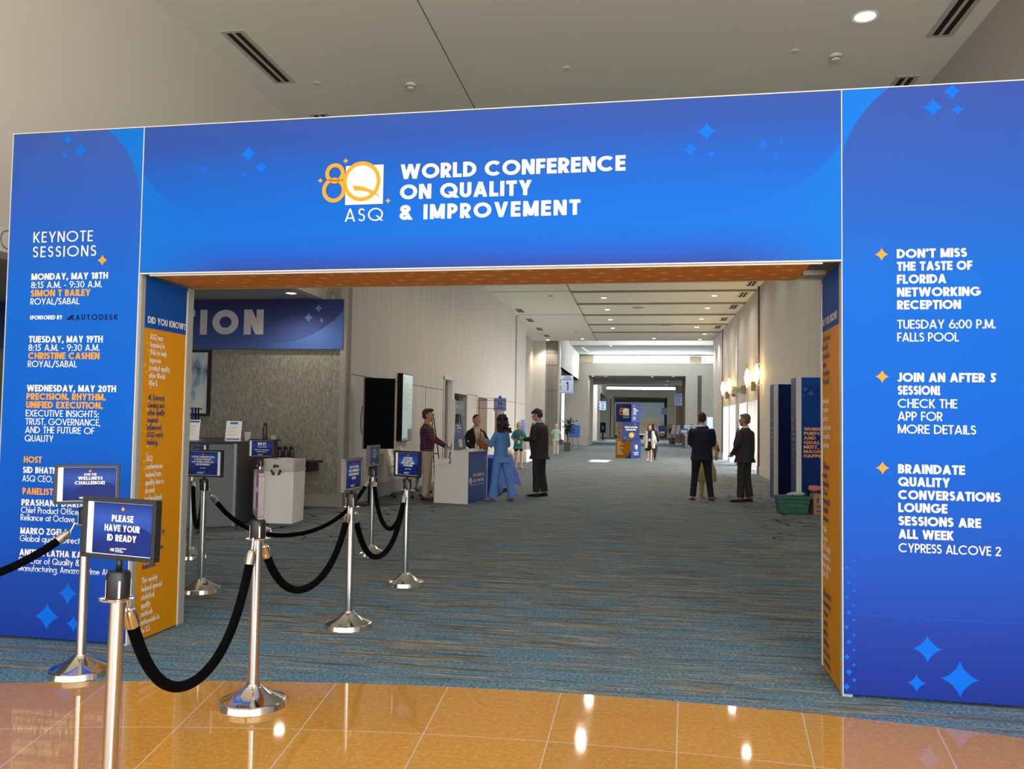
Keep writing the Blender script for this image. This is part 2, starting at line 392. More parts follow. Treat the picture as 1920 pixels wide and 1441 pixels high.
def logo80(mb_w, mb_o, x, z, k, y=0.0):
    """the conference mark: orange 8 and Q rings over a white square, sparkles, small caps line; k = size of the white square, (x,z) its lower left"""
    mb_w.poly([(x, y, z), (x + k, y, z), (x + k, y, z + k), (x, y, z + k)])
    def ring(cx, cz, rx, rz, w, yy):
        prev = None; n = 36
        for i in range(n + 1):
            a = 2 * PI * i / n; A_ = mb_o.vert((cx + (rx - w) * math.cos(a), yy, cz + (rz - w) * math.sin(a))); B_ = mb_o.vert((cx + rx * math.cos(a), yy, cz + rz * math.sin(a)))
            if prev: mb_o.face([prev[0], prev[1], B_, A_])
            prev = (A_, B_)
    yo = y - .0015
    # white disc inside Q spills over the square's left edge
    mb_w.disc((x + .43 * k, y - .0006, z + .59 * k), .44 * k, 36, 'y')
    ring(x + .43 * k, z + .59 * k, .50 * k, .51 * k, .10 * k, yo)
    ring(x - .29 * k, z + .82 * k, .26 * k, .26 * k, .10 * k, yo - .0004)
    ring(x - .31 * k, z + .39 * k, .315 * k, .32 * k, .10 * k, yo - .0004)
    mb_o.poly([(x + .19 * k, yo - .0006, z + .49 * k), (x + .45 * k, yo - .0006, z + .46 * k), (x + .70 * k, yo - .0006, z + .36 * k), (x + .95 * k, yo - .0006, z + .17 * k), (x + .66 * k, yo - .0006, z + .29 * k), (x + .45 * k, yo - .0006, z + .35 * k), (x + .24 * k, yo - .0006, z + .36 * k)])
    mb_o.star(x - .01 * k, z + 1.13 * k, .075 * k, yo); mb_o.star(x - .68 * k, z + .65 * k, .075 * k, yo); mb_o.star(x + 1.14 * k, z + .07 * k, .075 * k, yo)
    text(mb_w, 'ASQ', x, z - .43 * k, .33 * k, .1, fit=1.02 * k, ls=.12, y=y)
# ------------------------------------------------------------------ surfaces of the hall
ARC = (-0.35, -6.3, 11.0)
def carpet_mat():
    m, n, l, b = newmat('carpet')
    tc = n.new('ShaderNodeTexCoord'); sp = n.new('ShaderNodeSeparateXYZ'); l.new(tc.outputs['Object'], sp.inputs[0])
    def noise_(sx, sy, det, off=0):
        mp = n.new('ShaderNodeMapping'); l.new(tc.outputs['Object'], mp.inputs[0]); mp.inputs['Scale'].default_value = (sx, sy, 1); mp.inputs['Location'].default_value = (off, off * 1.7, 0)
        z = n.new('ShaderNodeTexNoise'); z.inputs['Scale'].default_value = 1; z.inputs['Detail'].default_value = det; z.inputs['Roughness'].default_value = .7
        l.new(mp.outputs[0], z.inputs['Vector']); return z.outputs['Fac']
    a = noise_(1.2, 30, 8); c = noise_(1.0, 17, 8, 9); f = noise_(48, 240, 2, 4); g = noise_(.35, 1.6, 2, 21)
    base = ramp_node(n, l, a, [(.28, (28, 36, 44)), (.40, (64, 76, 84)), (.46, (116, 116, 110)), (.50, (76, 84, 90)), (.54, (176, 170, 156)), (.60, (96, 102, 106)), (.68, (164, 158, 146))])
    blue = ramp_node(n, l, f, [(.3, (26, 64, 98)), (.46, (58, 108, 142)), (.64, (140, 172, 184))])
    mk = n.new('ShaderNodeMapRange'); mk.inputs[1].default_value = .49; mk.inputs[2].default_value = .57; mk.interpolation_type = 'SMOOTHSTEP'
    big = math_node(n, l, 'MULTIPLY', math_node(n, l, 'SUBTRACT', g, .5), .16)
    # more blue near the stone floor edge
    near = n.new('ShaderNodeMapRange'); near.inputs[1].default_value = 7.5; near.inputs[2].default_value = 4.2; near.inputs[3].default_value = 0; near.inputs[4].default_value = .06
    l.new(sp.outputs[1], near.inputs[0])
    l.new(math_node(n, l, 'ADD', math_node(n, l, 'ADD', c, big), near.outputs[0]), mk.inputs[0])
    col = mix_node(n, l, mk.outputs[0], base, blue)
    fine = n.new('ShaderNodeMapRange'); fine.inputs[1].default_value = .3; fine.inputs[2].default_value = .7; fine.inputs[3].default_value = .68; fine.inputs[4].default_value = 1.28
    l.new(f, fine.inputs[0])
    vm = n.new('ShaderNodeVectorMath'); vm.operation = 'SCALE'; l.new(col, vm.inputs[0]); l.new(fine.outputs[0], vm.inputs['Scale'])
    col = vm.outputs[0]
    # border carpet with dark cracked lines along both walls
    mp = n.new('ShaderNodeMapping'); l.new(tc.outputs['Object'], mp.inputs[0]); mp.inputs['Scale'].default_value = (1.6, 2.6, 1)
    nz = n.new('ShaderNodeTexNoise'); nz.inputs['Scale'].default_value = 3; l.new(tc.outputs['Object'], nz.inputs['Vector'])
    av = n.new('ShaderNodeVectorMath'); av.operation = 'MULTIPLY_ADD'; l.new(nz.outputs['Color'], av.inputs[0]); av.inputs[1].default_value = (.5, .5, 0); l.new(mp.outputs[0], av.inputs[2])
    vo = n.new('ShaderNodeTexVoronoi'); vo.feature = 'DISTANCE_TO_EDGE'; vo.inputs['Scale'].default_value = 1.0; l.new(av.outputs[0], vo.inputs['Vector'])
    crack = math_node(n, l, 'LESS_THAN', vo.outputs['Distance'], .022)
    br = noise_(2.6, 2.6, 1, 33); crack = math_node(n, l, 'MULTIPLY', crack, math_node(n, l, 'GREATER_THAN', br, .47))
    right = math_node(n, l, 'MULTIPLY', math_node(n, l, 'GREATER_THAN', sp.outputs[0], 1.75), math_node(n, l, 'GREATER_THAN', sp.outputs[1], 11.5))
    left = math_node(n, l, 'MULTIPLY', math_node(n, l, 'LESS_THAN', sp.outputs[0], -3.4), math_node(n, l, 'GREATER_THAN', sp.outputs[1], 9.6))
    zone = math_node(n, l, 'MINIMUM', math_node(n, l, 'ADD', right, left), 1.0)
    col = mix_node(n, l, math_node(n, l, 'MULTIPLY', zone, .12), col, (96, 98, 92))
    col = mix_node(n, l, math_node(n, l, 'MULTIPLY', zone, crack), col, (22, 26, 32))
    l.new(col, b.inputs['Base Color']); b.inputs['Roughness'].default_value = .95; b.inputs['Specular IOR Level'].default_value = .08
    bp = n.new('ShaderNodeBump'); bp.inputs['Strength'].default_value = .12; bp.inputs['Distance'].default_value = .006; l.new(f, bp.inputs['Height']); l.new(bp.outputs[0], b.inputs['Normal'])
    return m
def stone_mat():
    m, n, l, b = newmat('stone_tiles')
    tc = n.new('ShaderNodeTexCoord'); sp = n.new('ShaderNodeSeparateXYZ'); l.new(tc.outputs['Object'], sp.inputs[0])
    dx = math_node(n, l, 'SUBTRACT', sp.outputs[0], ARC[0]); dy = math_node(n, l, 'SUBTRACT', sp.outputs[1], ARC[1])
    r = math_node(n, l, 'SQRT', math_node(n, l, 'ADD', math_node(n, l, 'MULTIPLY', dx, dx), math_node(n, l, 'MULTIPLY', dy, dy)))
    th = math_node(n, l, 'ARCTAN2', dx, dy)
    ta = math_node(n, l, 'DIVIDE', math_node(n, l, 'ADD', th, .0075 + .0582 * 40.5), .0582)
    fr = math_node(n, l, 'FRACT', ta)
    ga = math_node(n, l, 'LESS_THAN', math_node(n, l, 'MULTIPLY', math_node(n, l, 'ABSOLUTE', math_node(n, l, 'SUBTRACT', fr, .5)), r), .0028 / .0582)
    tb = math_node(n, l, 'DIVIDE', math_node(n, l, 'SUBTRACT', 10.28 + .72 * 30.5, r), .72)
    fb = math_node(n, l, 'FRACT', tb)
    gb = math_node(n, l, 'LESS_THAN', math_node(n, l, 'ABSOLUTE', math_node(n, l, 'SUBTRACT', fb, .5)), .0028 / .72)
    g = math_node(n, l, 'MAXIMUM', ga, gb)
    nz = n.new('ShaderNodeTexNoise'); nz.inputs['Scale'].default_value = 34; nz.inputs['Detail'].default_value = 9; nz.inputs['Roughness'].default_value = .8; l.new(tc.outputs['Object'], nz.inputs['Vector'])
    col = ramp_node(n, l, nz.outputs['Fac'], [(.3, (178, 122, 48)), (.5, (200, 145, 64)), (.7, (214, 164, 88))])
    mp = n.new('ShaderNodeMapping'); l.new(tc.outputs['Object'], mp.inputs[0]); mp.inputs['Scale'].default_value = (40, 120, 1); mp.inputs['Rotation'].default_value = (0, 0, .5)
    vo = n.new('ShaderNodeTexNoise'); vo.inputs['Scale'].default_value = 1; vo.inputs['Detail'].default_value = 2; l.new(mp.outputs[0], vo.inputs['Vector'])
    col = mix_node(n, l, math_node(n, l, 'MULTIPLY', math_node(n, l, 'GREATER_THAN', vo.outputs['Fac'], .69), .6), col, (240, 214, 170))
    col = mix_node(n, l, math_node(n, l, 'MULTIPLY', math_node(n, l, 'LESS_THAN', vo.outputs['Fac'], .30), .5), col, (160, 106, 46))
    tn = n.new('ShaderNodeTexWhiteNoise'); tn.noise_dimensions = '2D'
    cb = n.new('ShaderNodeCombineXYZ'); l.new(math_node(n, l, 'FLOOR', math_node(n, l, 'ADD', ta, .5)), cb.inputs[0]); l.new(math_node(n, l, 'FLOOR', math_node(n, l, 'ADD', tb, .5)), cb.inputs[1]); l.new(cb.outputs[0], tn.inputs['Vector'])
    mr = n.new('ShaderNodeMapRange'); mr.inputs[3].default_value = .92; mr.inputs[4].default_value = 1.08; l.new(tn.outputs['Value'], mr.inputs[0])
    vm = n.new('ShaderNodeVectorMath'); vm.operation = 'SCALE'; l.new(col, vm.inputs[0]); l.new(mr.outputs[0], vm.inputs['Scale'])
    col = mix_node(n, l, g, vm.outputs[0], (214, 200, 176))
    l.new(col, b.inputs['Base Color']); b.inputs['Roughness'].default_value = .045; b.inputs['Specular IOR Level'].default_value = .6
    return m
def streak_mat(name, col, var=.12, sx=9, sz=.25, rough=.75, fine=True):
    """wall covering with fine vertical streaks"""
    m, n, l, b = newmat(name)
    tc = n.new('ShaderNodeTexCoord')
    mp = n.new('ShaderNodeMapping'); l.new(tc.outputs['Object'], mp.inputs[0]); mp.inputs['Scale'].default_value = (sx, sx, sz)
    nz = n.new('ShaderNodeTexNoise'); nz.inputs['Scale'].default_value = 1; nz.inputs['Detail'].default_value = 5; nz.inputs['Roughness'].default_value = .7; l.new(mp.outputs[0], nz.inputs['Vector'])
    lo = tuple(v * (1 - var) for v in col); hi = tuple(min(255, v * (1 + var)) for v in col)
    l.new(ramp_node(n, l, nz.outputs['Fac'], [(.3, lo), (.7, hi)]), b.inputs['Base Color'])
    b.inputs['Roughness'].default_value = rough; b.inputs['Specular IOR Level'].default_value = .25
    MATS[name] = m; return m
M_carpet = carpet_mat(); M_stone = stone_mat()
M_wall = streak_mat('wall_taupe', (192, 188, 180), .06, 14, .3)
M_lobby = mat('lobby_wall', (222, 214, 200), .85, var=.02, vscale=(.6, .6, .6))
M_weave = streak_mat('grey_weave', (136, 132, 120), .26, 62, 14)
M_grey = streak_mat('grey_panel', (124, 122, 118), .12, 12, .3)
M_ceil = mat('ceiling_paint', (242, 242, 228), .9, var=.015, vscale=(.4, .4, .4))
M_white = mat('white_paint', (232, 230, 222), .7)
M_lt = mat('light_grey_paint', (205, 203, 198), .75)
M_base = mat('baseboard_grey', (150, 148, 142), .6)
M_dark = mat('dark_matte', (40, 38, 36), .9)
M_steel = mat('brushed_steel', (190, 190, 188), .35, 1.0)
M_brown = mat('bronze_trim', (86, 72, 62), .5, .3)
M_seam_shade = mat('ceiling_seam_shade', (150, 140, 124), .8)  # shade of the ceiling steps put into the strip colour; seams share it
M_bluewall = mat('blue_grey_wall', (112, 118, 122), .85)

mb = MB(); arc = []
for k in range(61):
    a = math.radians(-62 + 124 * k / 60); arc.append((ARC[0] + ARC[2] * math.sin(a), ARC[1] + ARC[2] * math.cos(a)))
for (x0, y0), (x1, y1) in zip(arc[:-1], arc[1:]): mb.poly([(x0, y0, 0), (x1, y1, 0), (x1 * 1.5, 16, 0), (x0 * 1.5, 16, 0)])
mb.poly([(arc[0][0], arc[0][1], 0), (arc[0][0] * 1.5, 16, 0), (-20, 16, 0), (-20, arc[0][1], 0)])
mb.poly([(arc[-1][0], arc[-1][1], 0), (arc[-1][0] * 1.5, 16, 0), (20, 16, 0), (20, arc[-1][1], 0)])
mb.poly([(-20, 16, 0), (20, 16, 0), (20, 140, 0), (-20, 140, 0)])
struct('floor', mb, M_carpet)
mb = MB()
for (x0, y0), (x1, y1) in zip(arc[:-1], arc[1:]): mb.poly([(x0, y0, 0), (x1, y1, 0), (x1, -14, 0), (x0, -14, 0)])
struct('floor', mb, M_stone)

LZ = 6.184
mb = MB(); mb.box(-5.6, 3.95, -7, 14.4, LZ, LZ + .2); struct('ceiling', mb, M_ceil)
mb = MB(); mb.box(-5.3, 3.95, 14.2, 14.4, 5.85, LZ); struct('wall_front', mb, M_wall)
mb = MB(); mb.box(-6.0, 3.75, 14.3, 43.7, 5.85, 6.05); struct('ceiling', mb, M_ceil)
# shadow lines of the stepped ceiling, drawn as darker strips
mb = MB()
for y in (27.2, 30.0, 33.1, 36.3, 39.4): mb.box(-2.36, 3.6, y, y + .12, 5.80, 5.85)
for y in (24.3, 21.4, 18.5, 15.6): mb.box(-2.36, 3.6, y, y + .12, 5.80, 5.85)
struct('trim_1', mb, M_seam_shade)
mb = MB(); mb.box(-2.365, -2.335, 14.4, 43.6, 5.835, 5.851)
for y in (27.2, 33.1): mb.box(-5.0, -2.36, y, y + .02, 5.84, 5.851)
struct('trim_2', mb, M_seam_shade)
mb = MB(); mb.box(-2.512, -2.502, -6, 14.2, LZ - .003, LZ + .002); struct('trim_3', mb, mat('ceiling_joint', (90, 90, 80), .9))

# lobby walls
mb = MB(); mb.prism([(-7, 3.10), (6.6, 3.10), (6.6, 3.589), (13.8, 3.589), (13.8, LZ), (-7, LZ)], 'x', -5.62, -5.47)
struct('wall_left', mb, M_lobby)
mb = MB(); mb.box(-5.66, -5.40, -7, 6.62, 2.89, 3.10); fascia = struct('trim_4', mb, M_white)
mb = MB(); text(mb, 'O', 0, 0, .17, .07); o = obj('lettering', mb, mat('grey_outline', (120, 124, 140), .5), fascia); o.location = (-5.395, 6.25, 2.915); o.rotation_euler = (0, 0, PI / 2)
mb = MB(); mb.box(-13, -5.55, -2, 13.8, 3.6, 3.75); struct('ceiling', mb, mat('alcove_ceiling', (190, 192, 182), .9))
mb = MB(); mb.box(-13, -5.081, 13.8, 14.05, 0, 5.95); struct('wall_back', mb, M_weave)
mb = MB(); mb.box(-13.2, -13, -2, 13.8, 0, 3.7); struct('wall_alcove', mb, M_weave)
mb = MB(); mb.box(-5.17, -5.07, 13.74, 13.82, 0, 5.85); mb.box(-13, -5.07, 13.77, 13.8, 0, .22); struct('trim_5', mb, M_base)
mb = MB(); mb.box(3.83, 3.98, -7, 14.4, 0, LZ); struct('wall_right', mb, mat('lobby_wall_right', (180, 174, 168), .85))

# left hall wall with its openings
mb = MB()
X0, X1 = -5.33, -5.08
def wl(y0, y1, z0, z1): mb.box(X0, X1, y0, y1, z0, z1)
wl(14.05, 21.0, 0, 5.85); wl(21.0, 22.0, 2.65, 5.85); wl(22.0, 22.3, 0, 5.85); wl(22.3, 24.0, 2.28, 5.85); wl(24.0, 25.6, 0, 5.85)
wl(25.6, 27.25, 2.28, 5.85); wl(27.25, 28.7, 0, 5.85); wl(28.7, 30.7, 2.28, 5.85); wl(30.7, 36.3, 0, 5.85)
struct('wall_left', mb, M_wall)
mb = MB()
for y0, y1 in ((14.05, 21.0), (24, 25.6), (27.25, 28.7), (30.7, 36.3)): mb.box(-5.083, -5.076, y0, y1, 2.30, 2.315)
for y in (33.3,): mb.box(-5.083, -5.075, y, y + .03, 0, 5.85)
mb.box(-5.083, -5.076, 19.2, 19.215, 0, 2.3)
struct('trim_6', mb, mat('wall_joint', (96, 90, 84), .9))
mb = MB(); mb.box(-5.08, -5.062, 14.05, 21.0, 0, .28); mb.box(-5.08, -5.062, 30.7, 36.3, 0, .28); struct('baseboard_left', mb, M_base)
mb = MB(); mb.box(-5.10, -5.03, 33.36, 33.46, .28, 5.85); struct('trim_7', mb, M_lt)
# rooms behind the openings
M_pink = mat('corridor_pink', (190, 160, 146), .85)
mb = MB(); mb.box(-9, -8.8, 20, 32, 0, 2.8); mb.box(-8.8, -5.33, 24.25, 24.4, 0, 2.8); mb.box(-8.8, -5.33, 30.85, 31.0, 0, 2.8); mb.box(-8.8, -5.33, 27.5, 27.6, 0, 2.8)
struct('wall_side', mb, M_pink)
mb = MB(); mb.box(-9, -5.33, 20, 32, 2.8, 2.9); struct('ceiling', mb, M_ceil)
mb = MB(); mb.box(-8.8, -5.33, 22.1, 22.2, 0, 2.8); struct('wall_side', mb, mat('corridor_brown', (120, 108, 96), .85))
for y in (26.2, 29.6):
    l_ = bpy.data.lights.new('corridor_lamp', 'POINT'); l_.energy = 22; l_.color = lin((255, 228, 212))[:3]; l_.shadow_soft_size = .2
    o = bpy.data.objects.new('corridor_lamp', l_); COL.objects.link(o); o.location = (-6.8, y, 2.5)
# door slot with steel frame
mb = MB(); mb.box(-5.34, -5.05, 21.0, 21.05, 0, 2.65); mb.box(-5.34, -5.05, 21.95, 22.02, 0, 2.65); mb.box(-5.34, -5.05, 21.0, 22.02, 2.6, 2.68)
fr = struct('door_1', mb, M_lt)
mb = MB(); mb.box(-6.1, -5.2, 21.88, 21.94, 0.01, 2.58); obj('door_leaf', mb, mat('door_olive', (126, 118, 98), .6), fr)
mb = MB(); mb.box(-5.36, -5.30, 21.82, 21.88, 2.2, 2.32); mb.box(-5.36, -5.30, 21.82, 21.88, 1.1, 1.22); obj('hinge', mb, M_steel, fr)

# beyond the left wall: set-back wall, dark column, ballroom entrance with a deep bulkhead
mb = MB(); mb.box(-5.95, -5.74, 36.3, 44.0, 0, 5.85); struct('wall_left', mb, M_lt)
mb = MB(); mb.box(-5.95, -5.06, 43.9, 44.1, 0, 7.2); struct('wall_left', mb, M_lt)
mb = MB(); mb.box(-5.06, -4.42, 43.88, 46.2, 0, 7.2)
col = struct('column', mb, M_grey)
mb = MB()
for z in (4.55, 5.2, 3.2): mb.box(-5.062, -4.418, 43.875, 43.89, z, z + .02)
obj('joint', mb, M_dark, col)
mb = MB(); mb.box(-5.08, -4.40, 43.83, 46.22, 0, .3); struct('baseboard_left', mb, M_base)
mb = MB(); mb.box(-4.42, -4.30, 43.95, 44.12, 0, 7.2); struct('trim_8', mb, M_steel)
mb = MB(); mb.box(-4.5, -4.28, 44.12, 57.5, 4.5, 7.2); struct('wall_left', mb, M_wall)
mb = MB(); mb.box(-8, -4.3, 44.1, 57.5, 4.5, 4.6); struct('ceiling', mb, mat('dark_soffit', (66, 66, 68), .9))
mb = MB(); mb.box(-8, -7.8, 44.1, 57.5, 0, 4.5); struct('wall_left', mb, M_grey)
# header wall with clerestory, first opening
HY = 57.5
def header(y, zsl, z0w, z1w, xl, xr, wx0, wx1, x_out_l, x_out_r, top, thick, mname):
    mb = MB()
    mb.box(x_out_l, xl, y, y + thick, 0, z0w); mb.box(xr, x_out_r, y, y + thick, 0, z0w); mb.box(xl, xr, y, y + thick, zsl, z0w)
    mb.box(x_out_l, wx0, y, y + thick, z0w, top); mb.box(wx1, x_out_r, y, y + thick, z0w, top); mb.box(wx0, wx1, y, y + thick, z1w, top)
    return struct('wall_header', mb, mname)
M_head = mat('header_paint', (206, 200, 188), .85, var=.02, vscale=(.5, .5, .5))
header(HY, 4.82, 5.70, 6.20, -3.66, 2.93, -3.42, 6.1, -5.3, 7, 7.2, .5, M_head)
M_glow = mat('sky_glass', (255, 255, 255), .3, emit=(248, 250, 255), estr=3.2)
def clerestory(name, y, x0, x1, z0, z1, n):
    mb = MB(); mb.box(x0, x1, y + .3, y + .32, z0, z1); w = struct(name, mb, M_glow)
    mb = MB()
    for k in range(n + 1):
        x = x0 + (x1 - x0) * k / n; mb.box(x - .03, x + .03, y + .22, y + .34, z0, z1)
    obj('mullion', mb, M_lt, w)
clerestory('window_1', HY, -3.42, 6.1, 5.70, 6.20, 5)
mb = MB(); mb.box(-4.3, -3.3, 57.44, 57.5, 5.72, 6.18); mb.box(3.2, 4.0, 57.5 + .18, 57.5 + .24, 5.72, 6.18); struct('trim_9', mb, mat('warm_cream', (226, 214, 178), .7))
mb = MB(); mb.box(3.72, 3.98, HY - .02, HY + .01, .5, 4.85); struct('trim_10', mb, mat('recess_strip', (104, 102, 100), .8))
# atrium ceiling and roof over it
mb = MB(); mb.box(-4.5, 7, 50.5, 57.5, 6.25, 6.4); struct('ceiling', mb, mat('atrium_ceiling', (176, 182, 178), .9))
mb = MB(); mb.box(-6, 7, 50.38, 50.49, 6.25, 7.2); struct('wall_fascia', mb, M_white)
mb = MB(); hx0, hx1, hy0, hy1 = -1.47, -.62, 45.2, 48.4
mb.box(-6, hx0, 43.7, 50.6, 7.2, 7.3); mb.box(hx1, 7, 43.7, 50.6, 7.2, 7.3); mb.box(hx0, hx1, 43.7, hy0, 7.2, 7.3); mb.box(hx0, hx1, hy1, 50.6, 7.2, 7.3)
struct('ceiling', mb, M_white)
mb = MB(); mb.box(-6, 7, 43.68, 43.7, 6.05, 7.3); struct('wall_fascia', mb, M_white)
mb = MB(); mb.box(6.4, 6.6, 43.7, 57.5, 0, 7.3); mb.box(3.6, 6.6, 43.62, 43.74, 0, 7.3); struct('wall_right', mb, M_lt)
# passage under the first header
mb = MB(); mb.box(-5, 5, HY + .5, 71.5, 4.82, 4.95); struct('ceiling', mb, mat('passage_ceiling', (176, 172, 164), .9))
mb = MB()
for y in (60.5, 63, 65.5, 68): mb.box(-3.9, 3.6, y, y + .15, 4.76, 4.82)
struct('trim_11', mb, M_seam_shade)
mb = MB(); mb.box(-3.9, -3.66, HY + .5, 63, 0, 4.82); mb.box(-4.1, -3.66, 63, 63.3, 0, 4.82); mb.box(-5.2, -4.1, 63, 78, 0, 6.5); struct('wall_left', mb, M_head)
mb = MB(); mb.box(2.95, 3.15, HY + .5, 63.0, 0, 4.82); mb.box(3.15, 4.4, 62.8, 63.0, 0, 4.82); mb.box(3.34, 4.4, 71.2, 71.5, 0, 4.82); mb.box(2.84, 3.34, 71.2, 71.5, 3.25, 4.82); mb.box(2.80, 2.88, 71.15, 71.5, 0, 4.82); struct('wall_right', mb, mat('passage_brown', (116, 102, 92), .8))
mb = MB(); mb.box(2.88, 3.34, 71.3, 71.4, 0, 3.25); struct('door_2', mb, mat('walnut_door', (84, 58, 42), .5))
# second atrium, second header, end hall
mb = MB(); mb.box(-4.51, -3.93, 78, 80, 0, 7); struct('column', mb, M_grey)
mb = MB(); mb.box(-4.1, -3.95, 80, 93, 4.5, 7); struct('wall_left', mb, M_wall)
mb = MB(); mb.box(-6.0, -5.8, 71, 93, 0, 7); struct('wall_left', mb, M_grey)
header(93, 4.50, 5.34, 5.62, -3.5, 2.75, -3.9, 3.66, -6, 6, 7, .5, M_head)
clerestory('window_2', 93, -3.9, 3.66, 5.34, 5.62, 4)
mb = MB(); mb.box(-6, 6, 71.5, 93.4, 7.0, 7.1); struct('ceiling', mb, M_ceil)
mb = MB(); mb.box(-6, 6, 71.3, 71.5, 4.82, 7.1); struct('wall_fascia', mb, M_white)
mb = MB(); mb.box(3.9, 4.1, 71.6, 93, 0, 7); struct('wall_right', mb, M_head)
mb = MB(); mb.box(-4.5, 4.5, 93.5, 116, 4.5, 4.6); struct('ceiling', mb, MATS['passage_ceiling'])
mb = MB(); mb.box(-3.4, -3.1, 93.5, 99, 0, 4.5); mb.box(-4.4, -3.9, 99, 118, 0, 4.5); struct('wall_left', mb, M_head)
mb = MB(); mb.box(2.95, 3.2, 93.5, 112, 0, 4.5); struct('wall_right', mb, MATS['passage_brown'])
mb = MB(); mb.box(-9, 9, 134, 134.3, 2.6, 8); mb.box(-9, -2.2, 134, 134.3, 0, 2.6); mb.box(3.0, 9, 134, 134.3, 0, 2.6); struct('wall_end', mb, M_bluewall)
mb = MB(); mb.box(-9, 9, 139, 139.3, 0, 3); struct('wall_end', mb, mat('end_tan', (176, 158, 136), .85))
mb = MB(); mb.box(-9, 9, 116, 140, 8, 8.1); struct('ceiling', mb, M_ceil)
mb = MB(); mb.box(-9.1, -9, 110, 140, 0, 8); mb.box(9, 9.1, 110, 140, 0, 8); mb.box(-9, -4.4, 116, 116.2, 0, 8); mb.box(4.4, 9, 116, 116.2, 0, 8); mb.box(-4.5, 4.5, 115.9, 116.1, 4.5, 8); struct('wall_side', mb, M_bluewall)

# right hall wall with four bright door bays
mb = MB(); bays = [(27.1, 29.5), (29.8, 32.1), (33.3, 35.5), (35.85, 38.2)]
prev = 14.4
for a, b_ in bays:
    mb.box(3.6, 4.5, prev, a, 0, 5.85); mb.box(3.6, 4.5, a, b_, 2.33, 5.85); prev = b_
mb.box(3.6, 4.5, prev, 43.7, 0, 5.85); struct('wall_right', mb, M_wall)
mb = MB(); mb.box(3.55, 3.62, 26.6, 26.74, 0, 5.85); mb.box(3.565, 3.62, 38.5, 38.62, 0, 5.85); struct('trim_12', mb, M_brown)
mb = MB(); mb.box(3.55, 3.62, 32.62, 32.72, 0, 5.85); struct('trim_13', mb, M_steel)
mb = MB()
prev = 14.4
for a, b_ in bays + [(43.7, 43.7)]: mb.box(3.575, 3.61, prev, a, 0, .27); prev = b_
for a, b_ in bays: mb.box(3.6, 4.52, b_ - .025, b_ + .002, 0, .27)
struct('baseboard_right', mb, mat('baseboard_pale', (196, 192, 184), .6))
mb = MB(); mb.box(4.5, 7.6, 26, 39.5, 2.9, 3.0); struct('ceiling', mb, M_white)
mb = MB(); mb.box(4.5, 7.6, 26, 26.1, 0, 2.9); mb.box(4.5, 7.6, 39.4, 39.5, 0, 2.9); struct('wall_side', mb, M_white)
# ------------------------------------------------------------------ the printed entrance arch
AO = (-3.3108, 5.0504, 0); AROT = -0.0254
OW, HT, HB, DEP = 4.4322, 3.4431, 2.4488, 0.66
ORANGE = (255, 172, 56); NAVY = (34, 40, 92); SPARK = (6, 102, 212)
M_txt = mat('print_white', (232, 229, 220), .6, spec=.12); M_txo = mat('print_orange', (238, 152, 44), .6, spec=.12); M_txn = mat('print_navy', (18, 22, 52), .6, spec=.1)
M_spark = mat('print_bright_blue', SPARK, .62, spec=.12); M_spark2 = mat('print_mid_blue', (18, 94, 196), .62, spec=.12)
M_frame = mat('arch_aluminium', (176, 178, 168), .45, .35); M_edge = mat('arch_edge_white', (206, 205, 198), .5)
legL = print_mat('print_keynote', 0, HT, [(0, (26, 52, 140)), (.12, (24, 68, 160)), (.22, (16, 80, 178)), (.42, (8, 90, 190)), (.68, (12, 94, 192)), (.84, (36, 86, 180)), (1, (52, 82, 158))],
    [(-.62, 2.95, .595, False, (8, 106, 198), [(2, 2.9, 3.15), (0, -.5, -.45)])])
legR = print_mat('print_sessions', 0, HT, [(0, (28, 46, 134)), (.10, (30, 58, 150)), (.2, (28, 74, 172)), (.4, (5, 88, 190)), (.68, (8, 94, 192)), (.85, (36, 82, 168)), (1, (48, 74, 152))],
    [(OW + .62, 2.92, .63, False, (7, 106, 202), (2, 2.9, 3.2))])
head = print_mat('print_header', HB, HT, [(0, (44, 66, 146)), (.1, (24, 84, 184)), (.24, (10, 98, 198)), (.42, (10, 94, 194)), (.65, (24, 86, 180)), (.85, (40, 76, 158)), (1, (46, 76, 152))],
    [(.62, 3.55, .75, False, (8, 102, 195), (0, .62, .0)), (OW - .62, 3.55, .75, False, (8, 102, 195), (0, OW - .62, OW))])
side_blue = (8, 76, 160)
arch_t = thing('entrance_arch', 'large blue printed welcome arch over the carpet with orange inner sides', 'arch', AO, AROT)
def A_box(name, m, *b, parent=arch_t, bevel=0):
    mb = MB(); mb.box(*b); return obj(name, mb, m, parent, bevel=bevel)
fl_ = A_box('front_panel', legL, -1.0, -.004, 0, .06, .02, HT - .008); fl_['label'] = 'keynote sessions front panel'
fr_ = A_box('front_panel', legR, OW + .004, OW + 1.0, 0, .06, .02, HT - .008); fr_['label'] = 'front panel with three networking notes'
fh_ = A_box('header_panel', head, .004, OW - .004, 0, .06, HB + .008, HT - .008); fh_['label'] = 'header panel with conference title'
side_m = {}
def side_print(name):
    return print_mat(name, 0, HB, [(0, (206, 136, 8)), (.858, (214, 142, 12)), (.8585, side_blue), (1, side_blue)], rough=.6, bump=.15)
M_side = side_print('print_did_you_know')
sl_ = A_box('side_panel', M_side, -.03, 0, .078, .578, .01, HB - .005); sl_['label'] = 'orange inner side of the left leg'
sr_ = A_box('side_panel', M_side, OW, OW + .03, .078, .60, .01, HB - .005); sr_['label'] = 'orange inner side of the right leg'
M_soff = print_mat('print_soffit', 0, 1, [(0, (216, 140, 60)), (1, (216, 140, 60))], rough=.6)
so_ = A_box('soffit_panel', M_soff, .06, OW - .16, .04, .60, HB - .005, HB + .02); so_['label'] = 'orange underside of the header'
